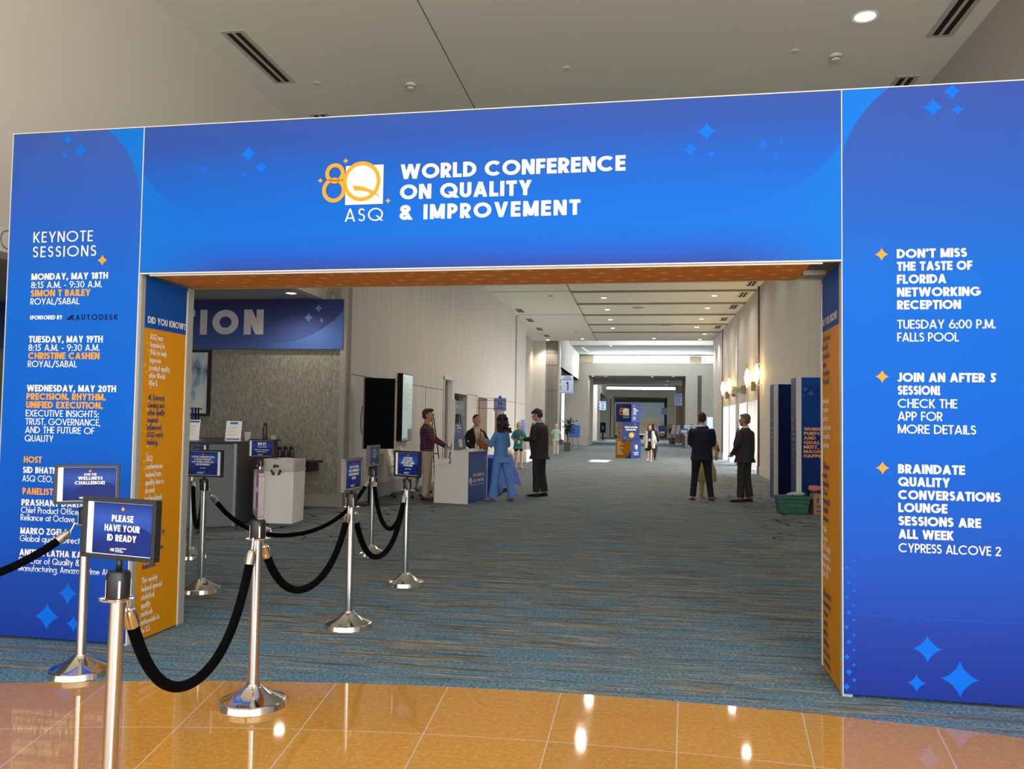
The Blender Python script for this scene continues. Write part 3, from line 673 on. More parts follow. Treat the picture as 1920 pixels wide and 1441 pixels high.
# frame: corner posts, bars and the white edge beading
def post(x0, x1, y0, y1, z0=0, z1=HT): A_box('frame_post', M_frame, x0, x1, y0, y1, z0, z1, bevel=.004)
post(-.055, .002, .012, .076, 0, HB); post(-.055, .002, .58, DEP, 0, HB); post(-1, -.945, .062, .12, 0, HT - .01); post(-1, -.945, .6, DEP, 0, HT - .01)
post(OW - .002, OW + .055, .012, .076, 0, HB); post(OW - .002, OW + .055, .602, DEP, 0, HB); post(OW + .945, OW + 1, .062, .12, 0, HT - .01); post(OW + .945, OW + 1, .6, DEP, 0, HT - .01)
for z in (HB + .01, HT - .07): A_box('frame_bar', M_frame, 0, OW, .6, DEP, z, z + .05)
A_box('frame_bar', M_frame, OW - .14, OW - .004, .45, .50, HB + .0, HB + .03)
mb = MB()
for x in (-1.004, -.0025, OW - .0025, OW + .998): mb.box(x, x + .005, -.004, .03, 0.01, HT)
mb.box(-1.0, OW + 1.0, -.003, .06, HT - .006, HT); mb.box(.0, OW, -.003, .03, HB - .002, HB + .006); mb.box(.06, OW - .1, .022, .034, HB - .012, HB - .002)
mb.box(-.002, .006, .568, .582, .01, HB - .03); mb.box(OW - .006, OW + .002, .594, .608, .01, HB - .03); mb.box(-.004, .004, -.003, .012, .01, HB); 
obj('edge_beading', mb, M_edge, arch_t)
for (a, b_) in ((-1, 0), (OW, OW + 1)): A_box('back_panel', M_frame, a, b_, DEP - .005, DEP, .02, HT)
A_box('back_panel', M_frame, 0, OW, DEP - .005, DEP, HB, HT)
A_box('outer_panel', legR, -1.0, -.99, .06, DEP, .02, HT - .01); A_box('outer_panel', legR, OW + .99, OW + 1.0, .06, DEP, .02, HT - .01)

def lett(mbx, m, parent, name='lettering', **k): return obj(name, mbx, m, parent, **k)
yy = -.0011
# left leg
w = MB(); o_ = MB(); n_ = MB(); s_ = MB(); X = -.815
bsx = .583 / text_width('MONDAY, MAY 18TH', .046, .215, .12); rsx = .5
text(w, 'KEYNOTE', -.812, 2.677, .074, .115, fit=.455, y=yy); text(w, 'SESSIONS', -.812, 2.576, .074, .115, fit=.484, y=yy)
B = .215; L = .125
text(w, 'MONDAY, MAY 18TH', X, 2.42, .045, B, fit=.583, y=yy); text(w, '8:15 A.M. - 9:30 A.M.', X, 2.364, .044, L, fit=.54, y=yy); text(w, 'ROYAL/SABAL', X, 2.251, .044, L, fit=.375, y=yy)
text(o_, 'SIMON T BAILEY', X, 2.307, .045, B, fit=.457, y=yy)
text(w, 'SPONSORED BY', X, 2.149, .028, B, fit=.25, y=yy); text(n_, 'AUTODESK', -.465, 2.143, .038, .17, fit=.318, y=yy)
n_.poly([(-.535, yy, 2.145), (-.498, yy, 2.178), (-.478, yy, 2.178), (-.478, yy, 2.168), (-.512, yy, 2.145)]); n_.poly([(-.505, yy, 2.145), (-.478, yy, 2.163), (-.478, yy, 2.145)])
text(w, 'TUESDAY, MAY 19TH', X, 1.992, .045, B, fit=.562, y=yy); text(w, '8:15 A.M. - 9:30 A.M.', X, 1.936, .044, L, fit=.54, y=yy); text(w, 'ROYAL/SABAL', X, 1.825, .044, L, fit=.375, y=yy)
text(o_, 'CHRISTINE CASHEN', X, 1.88, .045, B, fit=.543, y=yy)
text(w, 'WEDNESDAY, MAY 20TH', X, 1.66, .045, B, fit=.674, y=yy); text(o_, 'PRECISION. RHYTHM.', X, 1.604, .045, B, fit=.6, y=yy); text(o_, 'UNIFIED EXECUTION.', X, 1.548, .045, B, fit=.58, y=yy)
for s, z, f in (('EXECUTIVE INSIGHTS:', 1.491, .553), ('TRUST, GOVERNANCE,', 1.435, .567), ('AND THE FUTURE OF', 1.379, .526), ('QUALITY', 1.322, .22)): text(w, s, X, z, .044, L, fit=f, y=yy)
text(o_, 'HOST', X, 1.178, .044, B, fit=.138, y=yy); text(o_, 'PANELISTS', X, .966, .044, B, fit=.262, y=yy)
for s, z, f in (('SID BHATNAGAR', 1.109, .42), ('PRASHANT DARISI', .891, .475), ('MARKO ZGELA', .701, .36), ('ANITHA LATHA KA', .558, .47)): text(w, s, X - .004, z, .043, B, fit=f, y=yy)
for s, z, f in (('ASQ CEO, Moderator', 1.052, .48), ('Chief Product Officer,', .841, .46), ('Reliance at Octave', .791, .41), ('Global quality Director', .651, .5), ('Director of Quality &', .505, .46), ('Manufacturing, Amazon Prime Air', .453, .68)): text(w, s, X - .006, z, .043, L, fit=f, y=yy)
o_.star(-.279, 2.546, .038, yy)
for x, z, r in ((-.575, 3.384, .043), (-.477, 3.304, .055), (-.6, 3.272, .03), (-.591, .164, .095), (-.442, .322, .075), (-.39, .126, .055), (-.05, .12, .045), (-.03, .26, .03)): s_.star(x, z, r, yy)
lett(w, M_txt, fl_); x_ = lett(o_, M_txo, fl_); x_['label'] = 'orange lettering'; x_ = lett(n_, M_txn, fl_); x_['label'] = 'navy sponsor lettering'
lett(s_, M_spark, fl_, 'sparkle_print')
# header
w = MB(); o_ = MB(); s_ = MB(); s2 = MB()
text(w, 'WORLD CONFERENCE', 1.797, 3.018, .094, .225, fit=1.407, y=yy); text(w, 'ON QUALITY', 1.797, 2.889, .094, .225, fit=.84, y=yy); text(w, '& IMPROVEMENT', 1.797, 2.759, .094, .225, fit=1.138, y=yy)
logo80(w, o_, 1.434, 2.866, .251, yy)
for x, z, r in ((.759, 3.223, .06), (3.677, 3.234, .06)): s_.star(x, z, r, yy)
for x, z, r in ((.852, 3.131, .045), (.729, 3.094, .025), (3.585, 3.13, .045), (3.709, 3.099, .025)): s_.star(x, z, r, yy)
for x, z, r in ((.443, 3.13, .042), (.369, 3.058, .034), (.342, 3.152, .02), (3.999, 3.136, .042), (4.101, 3.154, .022), (4.071, 3.064, .032)): s2.star(x, z, r, yy)
lett(w, M_txt, fh_); x_ = lett(o_, M_txo, fh_, 'logo'); x_['label'] = 'orange ring logo'; lett(s_, M_spark, fh_, 'sparkle_print'); lett(s2, M_spark2, fh_, 'sparkle_print')
# right leg
w = MB(); o_ = MB(); s_ = MB(); X = 4.726
for s, z, f in (("DON'T MISS", 2.457, .365), ('THE TASTE OF', 2.385, .392), ('FLORIDA', 2.312, .258), ('NETWORKING', 2.239, .435), ('RECEPTION', 2.167, .332), ('JOIN AN AFTER 5', 1.76, .507), ('SESSION!', 1.688, .22), ('BRAINDATE', 1.25, .345), ('QUALITY', 1.179, .268), ('CONVERSATIONS', 1.107, .523), ('LOUNGE', 1.036, .253), ('SESSIONS ARE', .963, .424), ('ALL WEEK', .890, .285)): text(w, s, X, z, .051, .225, fit=f, y=yy)
for s, z, f in (('TUESDAY 6:00 P.M.', 2.058, .507), ('FALLS POOL', 1.986, .32), ('CHECK THE', 1.615, .308), ('APP FOR', 1.544, .232), ('MORE DETAILS', 1.472, .403), ('CYPRESS ALCOVE 2', .815, .522)): text(w, s, X, z, .05, .135, fit=f, y=yy)
for z in (2.481, 1.789, 1.278): o_.star(4.645, z, .037, yy)
for x, z, r in ((4.921, 3.311, .058), (5.022, 3.398, .05), (5.05, 3.29, .035), (4.872, .294, .078), (5.036, .141, .1), (4.815, .106, .05)): s_.star(x, z, r, yy)
for k in range(9):
    s_.star(4.452 + .012 * (k % 2), .06 + k * .082, .022 - .0012 * k, yy); s_.star(4.49, .1 + k * .082, .014 - .0008 * k, yy)
lett(w, M_txt, fr_); x_ = lett(o_, M_txo, fr_, 'sparkle_print'); x_['label'] = 'orange sparkles'; lett(s_, M_spark, fr_, 'sparkle_print')
for par, x0, x1 in ((fl_, -.98, -.02), (fr_, OW + .02, OW + .98)):
    mb = MB(); mb.box(x0, x1, -.0035, 0, .456, .4585); obj('fold_crease', mb, M_spark2, par)
# inner sides
M_fstar = mat('print_pale_orange', (224, 166, 62), .6); M_navy2 = mat('print_deep_navy', (52, 54, 108), .6)
def side_text(parent, blocks, mirror, dx0):
    wt = MB(); nv = MB(); st = MB()
    text(wt, 'DID YOU KNOW?', .105 if not mirror else 0.0, 2.135, .046, .2, fit=.452 if not mirror else .48)
    for colr, z0, sp, rows in blocks:
        for k, s in enumerate(rows):
            tgt = wt if colr == 'w' else nv
            text(tgt, s, .139 if not mirror else .035, z0 - k * sp, .0405, .185, sx=.74, seg=7)
    rng = random.Random(3)
    for k in range(26):
        st.star((.085 + rng.random() * .09) if not mirror else (-.01 + rng.random() * .06), 2.0 - k * .05, .012 + rng.random() * .012)
    rot = (0, 0, PI / 2) if not mirror else (0, 0, -PI / 2); loc = (.0035, 0, 0) if not mirror else (OW - .0035, .593, 0)
    for m_, q, nm in ((wt, M_txt, 'lettering'), (nv, M_navy2, 'lettering'), (st, M_fstar, 'sparkle_print')):
        o = obj(nm, m_, q, parent); o.location = loc; o.rotation_euler = rot
        if q is M_navy2: o['label'] = 'navy lettering'
side_text(sl_, [('w', 2.026, .0525, ['ASQ was', 'founded in', '1946 to help', 'improve', 'product quality', 'after World', 'War II.']),
    ('n', 1.612, .0505, ['W. Edwards', 'Deming and', 'other quality', 'legends', 'influenced', "ASQ's early", 'thinking.']),
    ('w', 1.198, .0537, ['ASQ', 'conferences', 'helped turn', 'quality into a', 'shared', 'professional', 'language.']),
    ('n', .795, .0535, ['ASQ', 'introduced', 'certifications to', 'standardize', 'quality careers', 'across', 'industries.']),
    ('w', .381, .0557, ['The society', 'helped spread', 'statistical', 'quality', 'methods', 'nationwide in', 'the U.S.'])], False, 0)
side_text(sr_, [('n', 2.035, .054, ['ASQ is one of', 'the oldest', 'professional', 'quality', 'organizations', 'in the world.']),
    ('w', 1.646, .0545, ['Membership', 'expanded', 'globally as', 'quality became', 'a competitive', 'advantage.']),
    ('n', 1.239, .0535, ['ASQ played', 'a role in', 'advancing', 'ISO and', 'global quality', 'standards', 'awareness.']),
    ('w', .85, .0545, ['Quality', 'Progress,', "ASQ's flagship", 'magazine, has', 'been published', 'since 1968.']),
    ('n', .456, .0587, ['ASQ started in', 'manufacturing', 'but now', 'supports', 'quality in', 'healthcare,', 'services, and', 'education too.'])], True, 0)
st = MB(); rng = random.Random(5)
for i in range(22):
    for j in range(4):
        st.star(.2 + i * .185 + .09 * (j % 2) + rng.uniform(-.02, .02), .10 + j * .13 + rng.uniform(-.02, .02), rng.choice([.035, .05, .065]), rz=rng.choice([.03, .045]))
o = obj('sparkle_print', st, mat('print_dull_orange', (244, 184, 110), .6), so_); o.rotation_euler = (-PI / 2, 0, 0); o.location = (0, 0, HB - .0075)

# ------------------------------------------------------------------ rope stanchions with sign frames
M_chrome = mat('chrome', (226, 224, 220), .10, 1.0); M_pole = mat('satin_steel', (204, 202, 198), .22, 1.0)
M_black = mat('black_plastic', (22, 22, 24), .45); M_rope = mat('black_velvet', (5, 5, 6), .95, spec=.06, bump=.3, bscale=300); M_slot = mat('slot_light', (206, 200, 190), .3, .6)
M_poster = print_mat('poster_blue', 1.003, 1.204, [(0, (18, 30, 76)), (.35, (22, 50, 128)), (.7, (46, 76, 158)), (1, (26, 48, 116))], [(.06, .95, .17, True, (22, 40, 108), None)], rough=.3, bump=0)
M_paper = mat('paper_white', (236, 234, 228), .5); M_frameblk = mat('sign_frame_black', (26, 26, 28), .4); M_framebrn = mat('sign_frame_bronze', (98, 88, 84), .4, .2)
M_navyposter = mat('poster_navy', (24, 38, 90), .4)
stan = {}
def stanchion(key, x, y, label, srot, rows, tilt=(0, 0), ring=.868, frame=None, stripe='l', cap=.02, poster=None, t=.22, ss=1.0):
    T = thing('stanchion', label, 'stanchion', (x, y, 0), 0, 'rope stanchions with sign frames', rot=(tilt[0], tilt[1], 0))
    mb = MB(); mb.lathe([(.173, 0), (.175, .003), (.168, .033), (.164, .037), (.156, .040), (.12, .054), (.085, .073), (.055, .094), (.040, .106), (.034, .118), (.027, .12)], n=48); obj('base', mb, M_chrome, T, smooth=True, autosm=28)
    mb = MB(); mb.lathe([(.0265, .095), (.0265, ring)], n=24); obj('pole', mb, M_pole, T, smooth=True, autosm=50)
    mb = MB(); mb.tube([(.061 * math.cos(2 * PI * q / 32), .061 * math.sin(2 * PI * q / 32), ring) for q in range(33)], [(.0035, .006)] * 33, 8, caps=False, up=(0, 0, 1))
    for q in range(4): a_ = q * PI / 2 + .4; mb.tube([(.024 * math.cos(a_), .024 * math.sin(a_), ring), (.058 * math.cos(a_), .058 * math.sin(a_), ring)], .0045, 8)
    mb.lathe([(.026, ring - .006), (.042, ring - .005), (.042, ring + .003), (.026, ring + .004)], n=28, caps=False); obj('ring', mb, M_chrome, T, smooth=True, autosm=50)
    mb = MB(); mb.lathe([(.039, ring + .003), (.041, ring + .01), (.041, ring + .088), (.036, ring + .098), (.014, ring + .1)], n=28); co = obj('collar', mb, M_black, T, smooth=True, autosm=40)
    mb = MB()
    for q in range(4):
        a = q * PI / 2 - .9; mb.T = Matrix.Rotation(a, 4, 'Z'); mb.box(.0395, .0418, -.0035, .0035, ring + .006, ring + .068)
    mb.T = None; obj('slot', mb, M_slot, co)
    mb = MB(); mb.lathe([(.011, ring + .095), (.011, 1.0)], n=14); obj('sign_stem', mb, M_black, T, smooth=True)
    fm = frame or M_frameblk
    mb = MB(); w2, z0, z1, d = .178, .985, 1.222, .016
    mb.box(-w2, w2, -d, d, z0, z0 + .016); mb.box(-w2, w2, -d, d, z1 - .016, z1); mb.box(-w2, -w2 + .017, -d, d, z0 + .016, z1 - .016); mb.box(w2 - .017, w2, -d, d, z0 + .016, z1 - .016); mb.box(-w2 + .01, w2 - .01, .0, .010, z0 + .01, z1 - .01)
    f = obj('sign_frame', mb, fm, T, bevel=.002); f.rotation_euler = (0, 0, srot); f.scale = (ss, 1, ss); f.location.z = .985 * (1 - ss)
    xs = .014 if stripe == 'l' else -.014
    mb = MB(); mb.box(-w2 + .015, w2 - .015, -.006, 0.0, z0 + .014, z1 - .014); obj('backing_sheet', mb, M_paper, f)
    mb = MB(); mb.T = Matrix.Translation((xs, -.0068, (z0 + z1) / 2)); mb.poly([(-.145, 0, -.1), (.145, 0, -.1), (.145, 0, .1), (-.145, 0, .1)]); mb.T = None
    p = obj('poster', mb, poster or M_poster, f)
    wv = MB(); ov = MB(); zc = (z0 + z1) / 2; yv = -.0085
    for s, z, c_, f_ in rows: text(wv, s, xs, zc + z, c_, t, fit=f_, align='c', y=yv, seg=6)
    ov.star(xs, zc + .078, .011, yv)
    ov.disc((xs - .05, yv, zc - .082), .006, 10, 'y')
    wv.poly([(xs - .045, yv, zc - .088), (xs - .035, yv, zc - .088), (xs - .035, yv, zc - .077), (xs - .045, yv, zc - .077)])
    for k, s in enumerate(('WORLD CONFERENCE', 'ON QUALITY', '& IMPROVEMENT')): text(wv, s, xs - .03, zc - .078 - k * .0062, .0045, .22, y=yv, seg=3)
    obj('lettering', wv, M_txt, f); q = obj('sparkle_print', ov, M_txo, f); q['label'] = 'orange sparkle'
    stan[key] = (Vector((x, y, 0)) + Euler((tilt[0], tilt[1], 0)).to_matrix() @ Vector((0, 0, ring)))
    return T
stanchion('A', -1.872, 2.78, 'stanchion nearest the camera, sign reading PLEASE HAVE YOUR ID READY', -.16, [('PLEASE', .028, .026, .105), ('HAVE YOUR', -.010, .026, .172), ('ID READY', -.048, .026, .142)], tilt=(0, .012), ring=.845, ss=.92)
stanchion('B', -2.0, 4.17, 'stanchion on the stone floor with sign seen edge-on', -1.05, [('THANK YOU', .01, .022, .15)], frame=M_framebrn)
stanchion('C', -3.222, 4.48, 'stanchion in front of the blue keynote panel, sign about the wellness challenge', .5, [('JOIN THE', .052, .013, .07), ('WELLNESS', .026, .02, .135), ('CHALLENGE!', -.002, .02, .165)], stripe='l', ss=.97)
stanchion('D', -2.09, 5.86, 'stanchion just inside the arch, narrow view of sign turned to the right', PI / 2 - .03, [('OR TO LEARN', .045, .018, .17), ('THE CONFERENCE', .018, .018, .2), ('IN THE MAIN HALL', -.008, .018, .2), ('EVENT', -.036, .018, .08)], frame=M_framebrn)
stanchion('E', -3.76, 6.78, 'stanchion by the left arch leg with sign A LITTLE CONSIDERATION', -.08, [('A LITTLE CONSIDERATION,', .048, .0155, .225), ('A LITTLE THOUGHT', .026, .0155, .165), ('FOR OTHERS, MAKES ALL', .004, .0155, .215), ('THE DIFFERENCE', -.018, .0155, .14), ('ASQ CODE', -.045, .008, .05)], stripe='r')
stanchion('F', -2.13, 7.46, 'stanchion further inside with blue sign, in front of the white chairs', -.58, [("ASQ'S NEW", .045, .018, .12), ('FOR QUALITY,', .022, .018, .15), ('EVERYONE COMING', 0, .018, .19), ('TOGETHER', -.022, .018, .13), ('MAY 18-20', -.05, .01, .08)], stripe='l')
stanchion('G', -2.97, 9.01, 'farthest roped stanchion, standing before the large black screen', PI / 2 - .02, [('SHOP', .05, .018, .06), ('THE STORE', .02, .012, .12), ('OPEN DAILY', .0, .012, .12), ('NEAR HALL', -.02, .012, .1)], frame=M_framebrn)
stanchion('H', -5.02, 10.49, 'stanchion with WI-FI sign in front of the dark reception desk', -.05, [('WI-FI', .04, .04, .12), ('AVAILABLE', .012, .016, .13), ('NETWORK: CONFERENCE', -.025, .012, .21), ('PASSWORD ON BADGE', -.05, .012, .15)], stripe='l')
stanchion('I', -4.77, 8.36, 'stanchion half hidden behind the left arch leg, dark navy sign', -.1, [('STAY UPDATED', .04, .018, .18), ('WITH', .018, .018, .06), ('CONFERENCE', -.004, .018, .17), ('ALERTS', -.026, .018, .1)], stripe='r', poster=M_navyposter)
def rope(p, q, sag_z, label, rad=.0225):
    p, q = Vector(p), Vector(q); d = (q - p); d.z = 0; L = d.length; d.normalize()
    a = p + d * .062 + Vector((0, 0, -.02)); b_ = q - d * .062 + Vector((0, 0, -.02))
    pts = []; N = 40; low = min(a.z, b_.z) - sag_z
    L2 = (b_ - a).length
    # catenary by shape: cosh with steepness fitted to the sag
    k = 2.0 + 1.5 * low / max(L2, .1)
    for i in range(N + 1):
        t = i / N; u = 2 * t - 1
        z = (math.cosh(k * u) - 1) / (math.cosh(k) - 1)
        pts.append(Vector((a.x + (b_.x - a.x) * t, a.y + (b_.y - a.y) * t, sag_z + (a.z * (1 - t) + b_.z * t - sag_z) * z)))
    T = thing('velvet_rope', label, 'rope', ((p + q) / 2)[:2] + (0,), 0, 'black ropes between the stanchions')
    off = Vector(T.location)
    # resample by length
    ds = [0]
    for i in range(N): ds.append(ds[-1] + (pts[i + 1] - pts[i]).length)
    def at(s):
        for i in range(N):
            if ds[i + 1] >= s: return pts[i].lerp(pts[i + 1], (s - ds[i]) / max(1e-6, ds[i + 1] - ds[i])) - off
        return pts[-1] - off
    tot = ds[-1]; e = .115
    mb = MB(); mb.tube([at(e - .02 + (tot - 2 * e + .04) * i / 44) for i in range(45)], rad, 14); obj('cord', mb, M_rope, T, smooth=True)
    for s0, s1 in ((.03, e), (tot - .03, tot - e)):
        mb = MB(); A_, B_ = at(s0), at(s1); mb.tube([A_, A_.lerp(B_, .1), A_.lerp(B_, .12), A_.lerp(B_, .35), B_], [.010, .014, rad * .9, rad * 1.18, rad * 1.18], 16)
        hk = at(0) if s0 < s1 else at(tot)
        mb.tube([hk + Vector((0, 0, .022)), hk + Vector((0, 0, .03)), hk.lerp(A_, .5) + Vector((0, 0, .012)), A_], .0055, 8)
        obj('end_fitting', mb, M_chrome, T, smooth=True, autosm=50)
    return T
rope(stan['A'], stan['B'], .345, 'black velvet rope hanging between the two nearest stanchions')
rope(stan['B'], stan['D'], .455, 'black velvet rope from stone-floor stanchion to the stanchion just inside the arch')
rope(stan['D'], stan['F'], .39, 'black rope sagging from just inside the arch towards the sign before the white chairs')
rope(stan['F'], stan['G'], .41, 'black rope between the two stanchions nearest the large black screen')
rope(stan['E'], stan['G'], .36, 'long black rope sagging in front of the white recycling bin', .021)
rope(stan['I'], stan['E'], .45, 'black rope running behind the left arch leg to the consideration sign')
rope((-4.35, 2.7, .868), stan['C'], .55, 'black rope leaving the frame from the wellness sign stanchion')
# ------------------------------------------------------------------ ceiling fixtures
M_lamp = mat('lamp_glow', (255, 255, 255), .3, emit=(255, 244, 232), estr=8)
def downlight(x, y, z, label, power=60, r=.085, group='recessed downlights', spot=120, lamp=True):
    T = thing('ceiling_light', label, 'ceiling light', (x, y, z), 0, group)
    mb = MB(); mb.lathe([(r, .004), (r, -.002), (r * 1.3, -.012), (r * 1.38, -.004), (r * 1.38, .0)], n=24, caps=False); obj('trim_ring', mb, M_white, T, smooth=True, autosm=40)
    mb = MB(); mb.lathe([(r, .0), (r * .98, -.006), (r * .4, -.008)], n=24); obj('lens', mb, M_lamp, T)
    if lamp:
        l = bpy.data.lights.new('downlight_lamp', 'SPOT'); l.energy = power; l.spot_size = math.radians(spot); l.spot_blend = .7; l.shadow_soft_size = .08; l.color = lin((255, 238, 218))[:3]
        o = bpy.data.objects.new('downlight_lamp', l); COL.objects.link(o); o.location = (x, y, z - .05); o.parent = None
    return T
ORD = ['nearest', 'second', 'third', 'fourth', 'fifth', 'sixth']
for i, y in enumerate((28.74, 31.72, 34.83, 37.96)): downlight(-1.33, y, 5.85, 'round downlight, %s in the left row of the hall ceiling' % ORD[i], 120, spot=165)
for i, y in enumerate((28.46, 31.44, 34.70, 37.62)): downlight(2.38, y, 5.85, 'round downlight, %s in the right row of the hall ceiling' % ORD[i], 60, spot=165)
for y in (16.6, 19.6, 22.6, 25.6):
    for x in (-1.33, 2.38): downlight(x, y, 5.85, 'round downlight in the hall ceiling hidden above the arch header', 140 if x < 0 else 22, group='downlights above the header', spot=172)
for (x, y), lb in zip(((-4.9, 43.3), (-3.05, 42.74), (.57, 42.5), (2.93, 40.5), (2.89, 43.1)), ('at the far left corner above the pale wall', 'left of centre in the last row', 'right of centre in the last row', 'just before the far right corner', 'in the far right corner')):
    downlight(x, y, 5.85, 'round downlight of the hall ceiling, ' + lb, 160)
downlight(2.48, 9.79, LZ, 'large bright downlight in the ceiling above the arch', 70, r=.11, group='lobby ceiling fittings')
for i, (x, y) in enumerate(((-3.69, 52.3), (-3.63, 53.4), (-3.54, 54.6))): downlight(x, y, 6.25, 'small downlight in the atrium ceiling, %s of three on the left' % ORD[i], 60)
downlight(-1.89, 50.9, 6.25, 'small downlight at the near edge of the atrium ceiling', 60)
for (x, y), lb in zip(((-3.4, 58.3), (-2.5, 58.4), (.7, 58.3), (2.14, 58.2), (1.93, 64.2), (-3.2, 68.4), (1.98, 70.2)), ('left end of the front row', 'second from left in the front row', 'third from left in the front row', 'right end of the front row', 'alone on the right, halfway in', 'far left end', 'far right end')):
    downlight(x, y, 4.82, 'downlight in the low passage ceiling, ' + lb, 50)
for (x, y), lb in zip(((-3.1, 94), (-1.7, 94), (1.4, 94), (2.4, 94), (-2.4, 98), (2.1, 98)), ('leftmost front', 'second front', 'third front', 'rightmost front', 'behind on the left', 'behind on the right')):
    downlight(x, y, 4.5, 'tiny downlight in the farthest low ceiling, ' + lb, 40)
downlight(-5.793, 13.061, 3.6, 'warm oval downlight above the blue registration banner', 40, r=.075, group=None, spot=150)
for y, x in ((10.5, -7.2), (9.5, -10.5)): downlight(x, y, 3.6, 'added downlight over the reception desk, hidden by the left arch leg, brightening the alcove', 70, group='added alcove downlights')  # extra unseen lamps added to brighten the woven alcove wall
M_vent = mat('vent_white', (196, 196, 182), .7); M_vslot = mat('vent_slot', (18, 18, 18), .9)
def vent(x, y, z, L, label):
    T = thing('ceiling_vent', label, 'air vent', (x, y, z), 0, 'linear ceiling vents')
    mb = MB(); mb.box(-.15, .15, -L / 2 - .06, L / 2 + .06, -.006, .004); obj('frame', mb, M_vent, T)
    for q in (-.055, .055):
        mb = MB(); mb.box(q - .032, q + .032, -L / 2, L / 2, -.009, -.003); obj('slot', mb, M_vslot, T)
vent(-4.95, 10.0, LZ, 1.45, 'long double-slot vent in the lobby ceiling on the left'); vent(3.47, 9.5, LZ, 1.7, 'long double-slot vent at the upper right corner')
vent(-4.95, 12.6, LZ, 1.2, 'vent just showing above the left end of the arch header'); vent(3.47, 12.2, LZ, 1.2, 'vent just showing above the right arch leg')
for i, y in enumerate((31.9, 34.9, 38.2, 41.2)): vent(-4.72, y, 5.85, 1.0, 'slot vent in the hall ceiling, %s in the left row' % ORD[i])
for i, y in enumerate((26.0, 28.3, 31.2, 34.8, 37.6)): vent(3.29, y, 5.85, 1.0, 'slot vent in the hall ceiling, %s in the right row' % ORD[i])
M_ivory = mat('ivory_plastic', (222, 218, 200), .5)
def smoke(x, y, z, label):
    T = thing('smoke_detector', label, 'smoke detector', (x, y, z), 0, 'smoke detectors')
    mb = MB(); mb.lathe([(.075, .0), (.075, -.02), (.06, -.03)], n=22); obj('base', mb, M_ivory, T, smooth=True, autosm=40)
    mb = MB(); mb.lathe([(.055, -.03), (.058, -.05), (.045, -.07), (.02, -.075)], n=22); obj('cap', mb, M_ivory, T, smooth=True, autosm=40)
    mb = MB(); mb.lathe([(.0585, -.036), (.0595, -.042), (.0585, -.048)], n=22, caps=False); obj('grille', mb, M_dark, T)
smoke(-3.22, 11.04, LZ, 'smoke detector in the lobby ceiling left of centre'); smoke(2.38, 10.79, LZ, 'smoke detector in the lobby ceiling near the bright downlight')
smoke(-3.09, 28.04, 5.85, 'smoke detector in the hall ceiling, nearer one'); smoke(-3.09, 39.0, 5.85, 'smoke detector in the hall ceiling, farther one')
for (x, y), lb in zip(((-4.52, 10.84), (-1.02, 10.76), (1.85, 10.6)), ('beside the long left vent', 'above the header centre', 'left of the right smoke detector')):
    mb = MB(); mb.lathe([(.055, 0), (.055, -.008), (.03, -.014)], n=20); o = obj('sprinkler_cover', mb, M_ivory, loc=(x, y, LZ)); tag(o, 'flat round sprinkler cover ' + lb, 'sprinkler cover', 'sprinkler covers')
for (x, y), lb in zip(((-.17, 31.2), (1.0, 36.8)), ('nearer', 'farther')):
    T = thing('ceiling_speaker', 'round flush speaker in the hall ceiling, %s one' % lb, 'speaker', (x, y, 5.85), 0, 'ceiling speakers')
    mb = MB(); mb.lathe([(.24, 0), (.24, -.012), (.215, -.016)], n=26, caps=False); obj('rim', mb, M_ivory, T); mb = MB(); mb.lathe([(.218, -.004), (.1, -.012)], n=26); obj('grille', mb, mat('speaker_grille', (170, 168, 160), .8), T)

# ------------------------------------------------------------------ right wall: sconces, exit sign, speakers
M_shade = mat('sconce_glow', (255, 240, 205), .4, emit=(255, 214, 138), estr=9)
for i, y in enumerate((26.25, 28.6, 34.27, 36.94)):
    T = thing('wall_sconce', 'tall glowing lens-shaped wall sconce, %s along the right wall' % ORD[i], 'wall lamp', (3.6, y, 3.1), 0, 'wall sconces')
    mb = MB(); n = 14; mb.tube([(-.14, 0, -.31 + .62 * k / n) for k in range(n + 1)], [.012 + .068 * math.sin(PI * k / n) ** .9 for k in range(n + 1)], 14); obj('lamp_shade', mb, M_shade, T, smooth=True)
    mb = MB()
    for s in (-1, 1): mb.tube([(-.14, s * .085 * math.sin(PI * k / 12), -.52 + 1.04 * k / 12) for k in range(13)], .007, 6)
    obj('rod_frame', mb, M_steel, T, smooth=True)
    mb = MB(); mb.box(-.14, 0, -.02, .02, .28, .32); mb.box(-.14, 0, -.02, .02, -.36, -.32); obj('bracket', mb, M_steel, T)
    l = bpy.data.lights.new('sconce_lamp', 'POINT'); l.energy = 26; l.color = lin((255, 206, 130))[:3]; l.shadow_soft_size = .08
    o = bpy.data.objects.new('sconce_lamp', l); COL.objects.link(o); o.location = (3.28, y, 3.1)
for i, y in enumerate((27.64, 30.22, 33.35, 35.94)):
    T = thing('wall_speaker', 'small grey box speaker below the sconces, %s along the wall' % ORD[i], 'speaker', (3.6, y, 2.78), 0, 'wall speakers')
    mb = MB(); mb.box(-.13, -.02, -.1, .1, -.15, .15); obj('cabinet', mb, mat('speaker_grey', (112, 108, 104), .6), T, bevel=.015); mb = MB(); mb.box(-.02, 0, -.03, .03, -.05, .05); obj('bracket', mb, M_dark, T)
T = thing('exit_sign', 'green EXIT sign on a bracket between the sconces', 'exit sign', (3.6, 30.9, 2.86), 0)
mb = MB(); mb.box(-.40, 0, -.045, .045, 0, .06); obj('housing', mb, mat('exit_beige', (196, 178, 150), .6), T, bevel=.006)
mb = MB(); mb.box(-.36, -.06, -.012, .012, -.2, 0); pn = obj('panel', mb, mat('exit_panel', (150, 160, 140), .3), T)
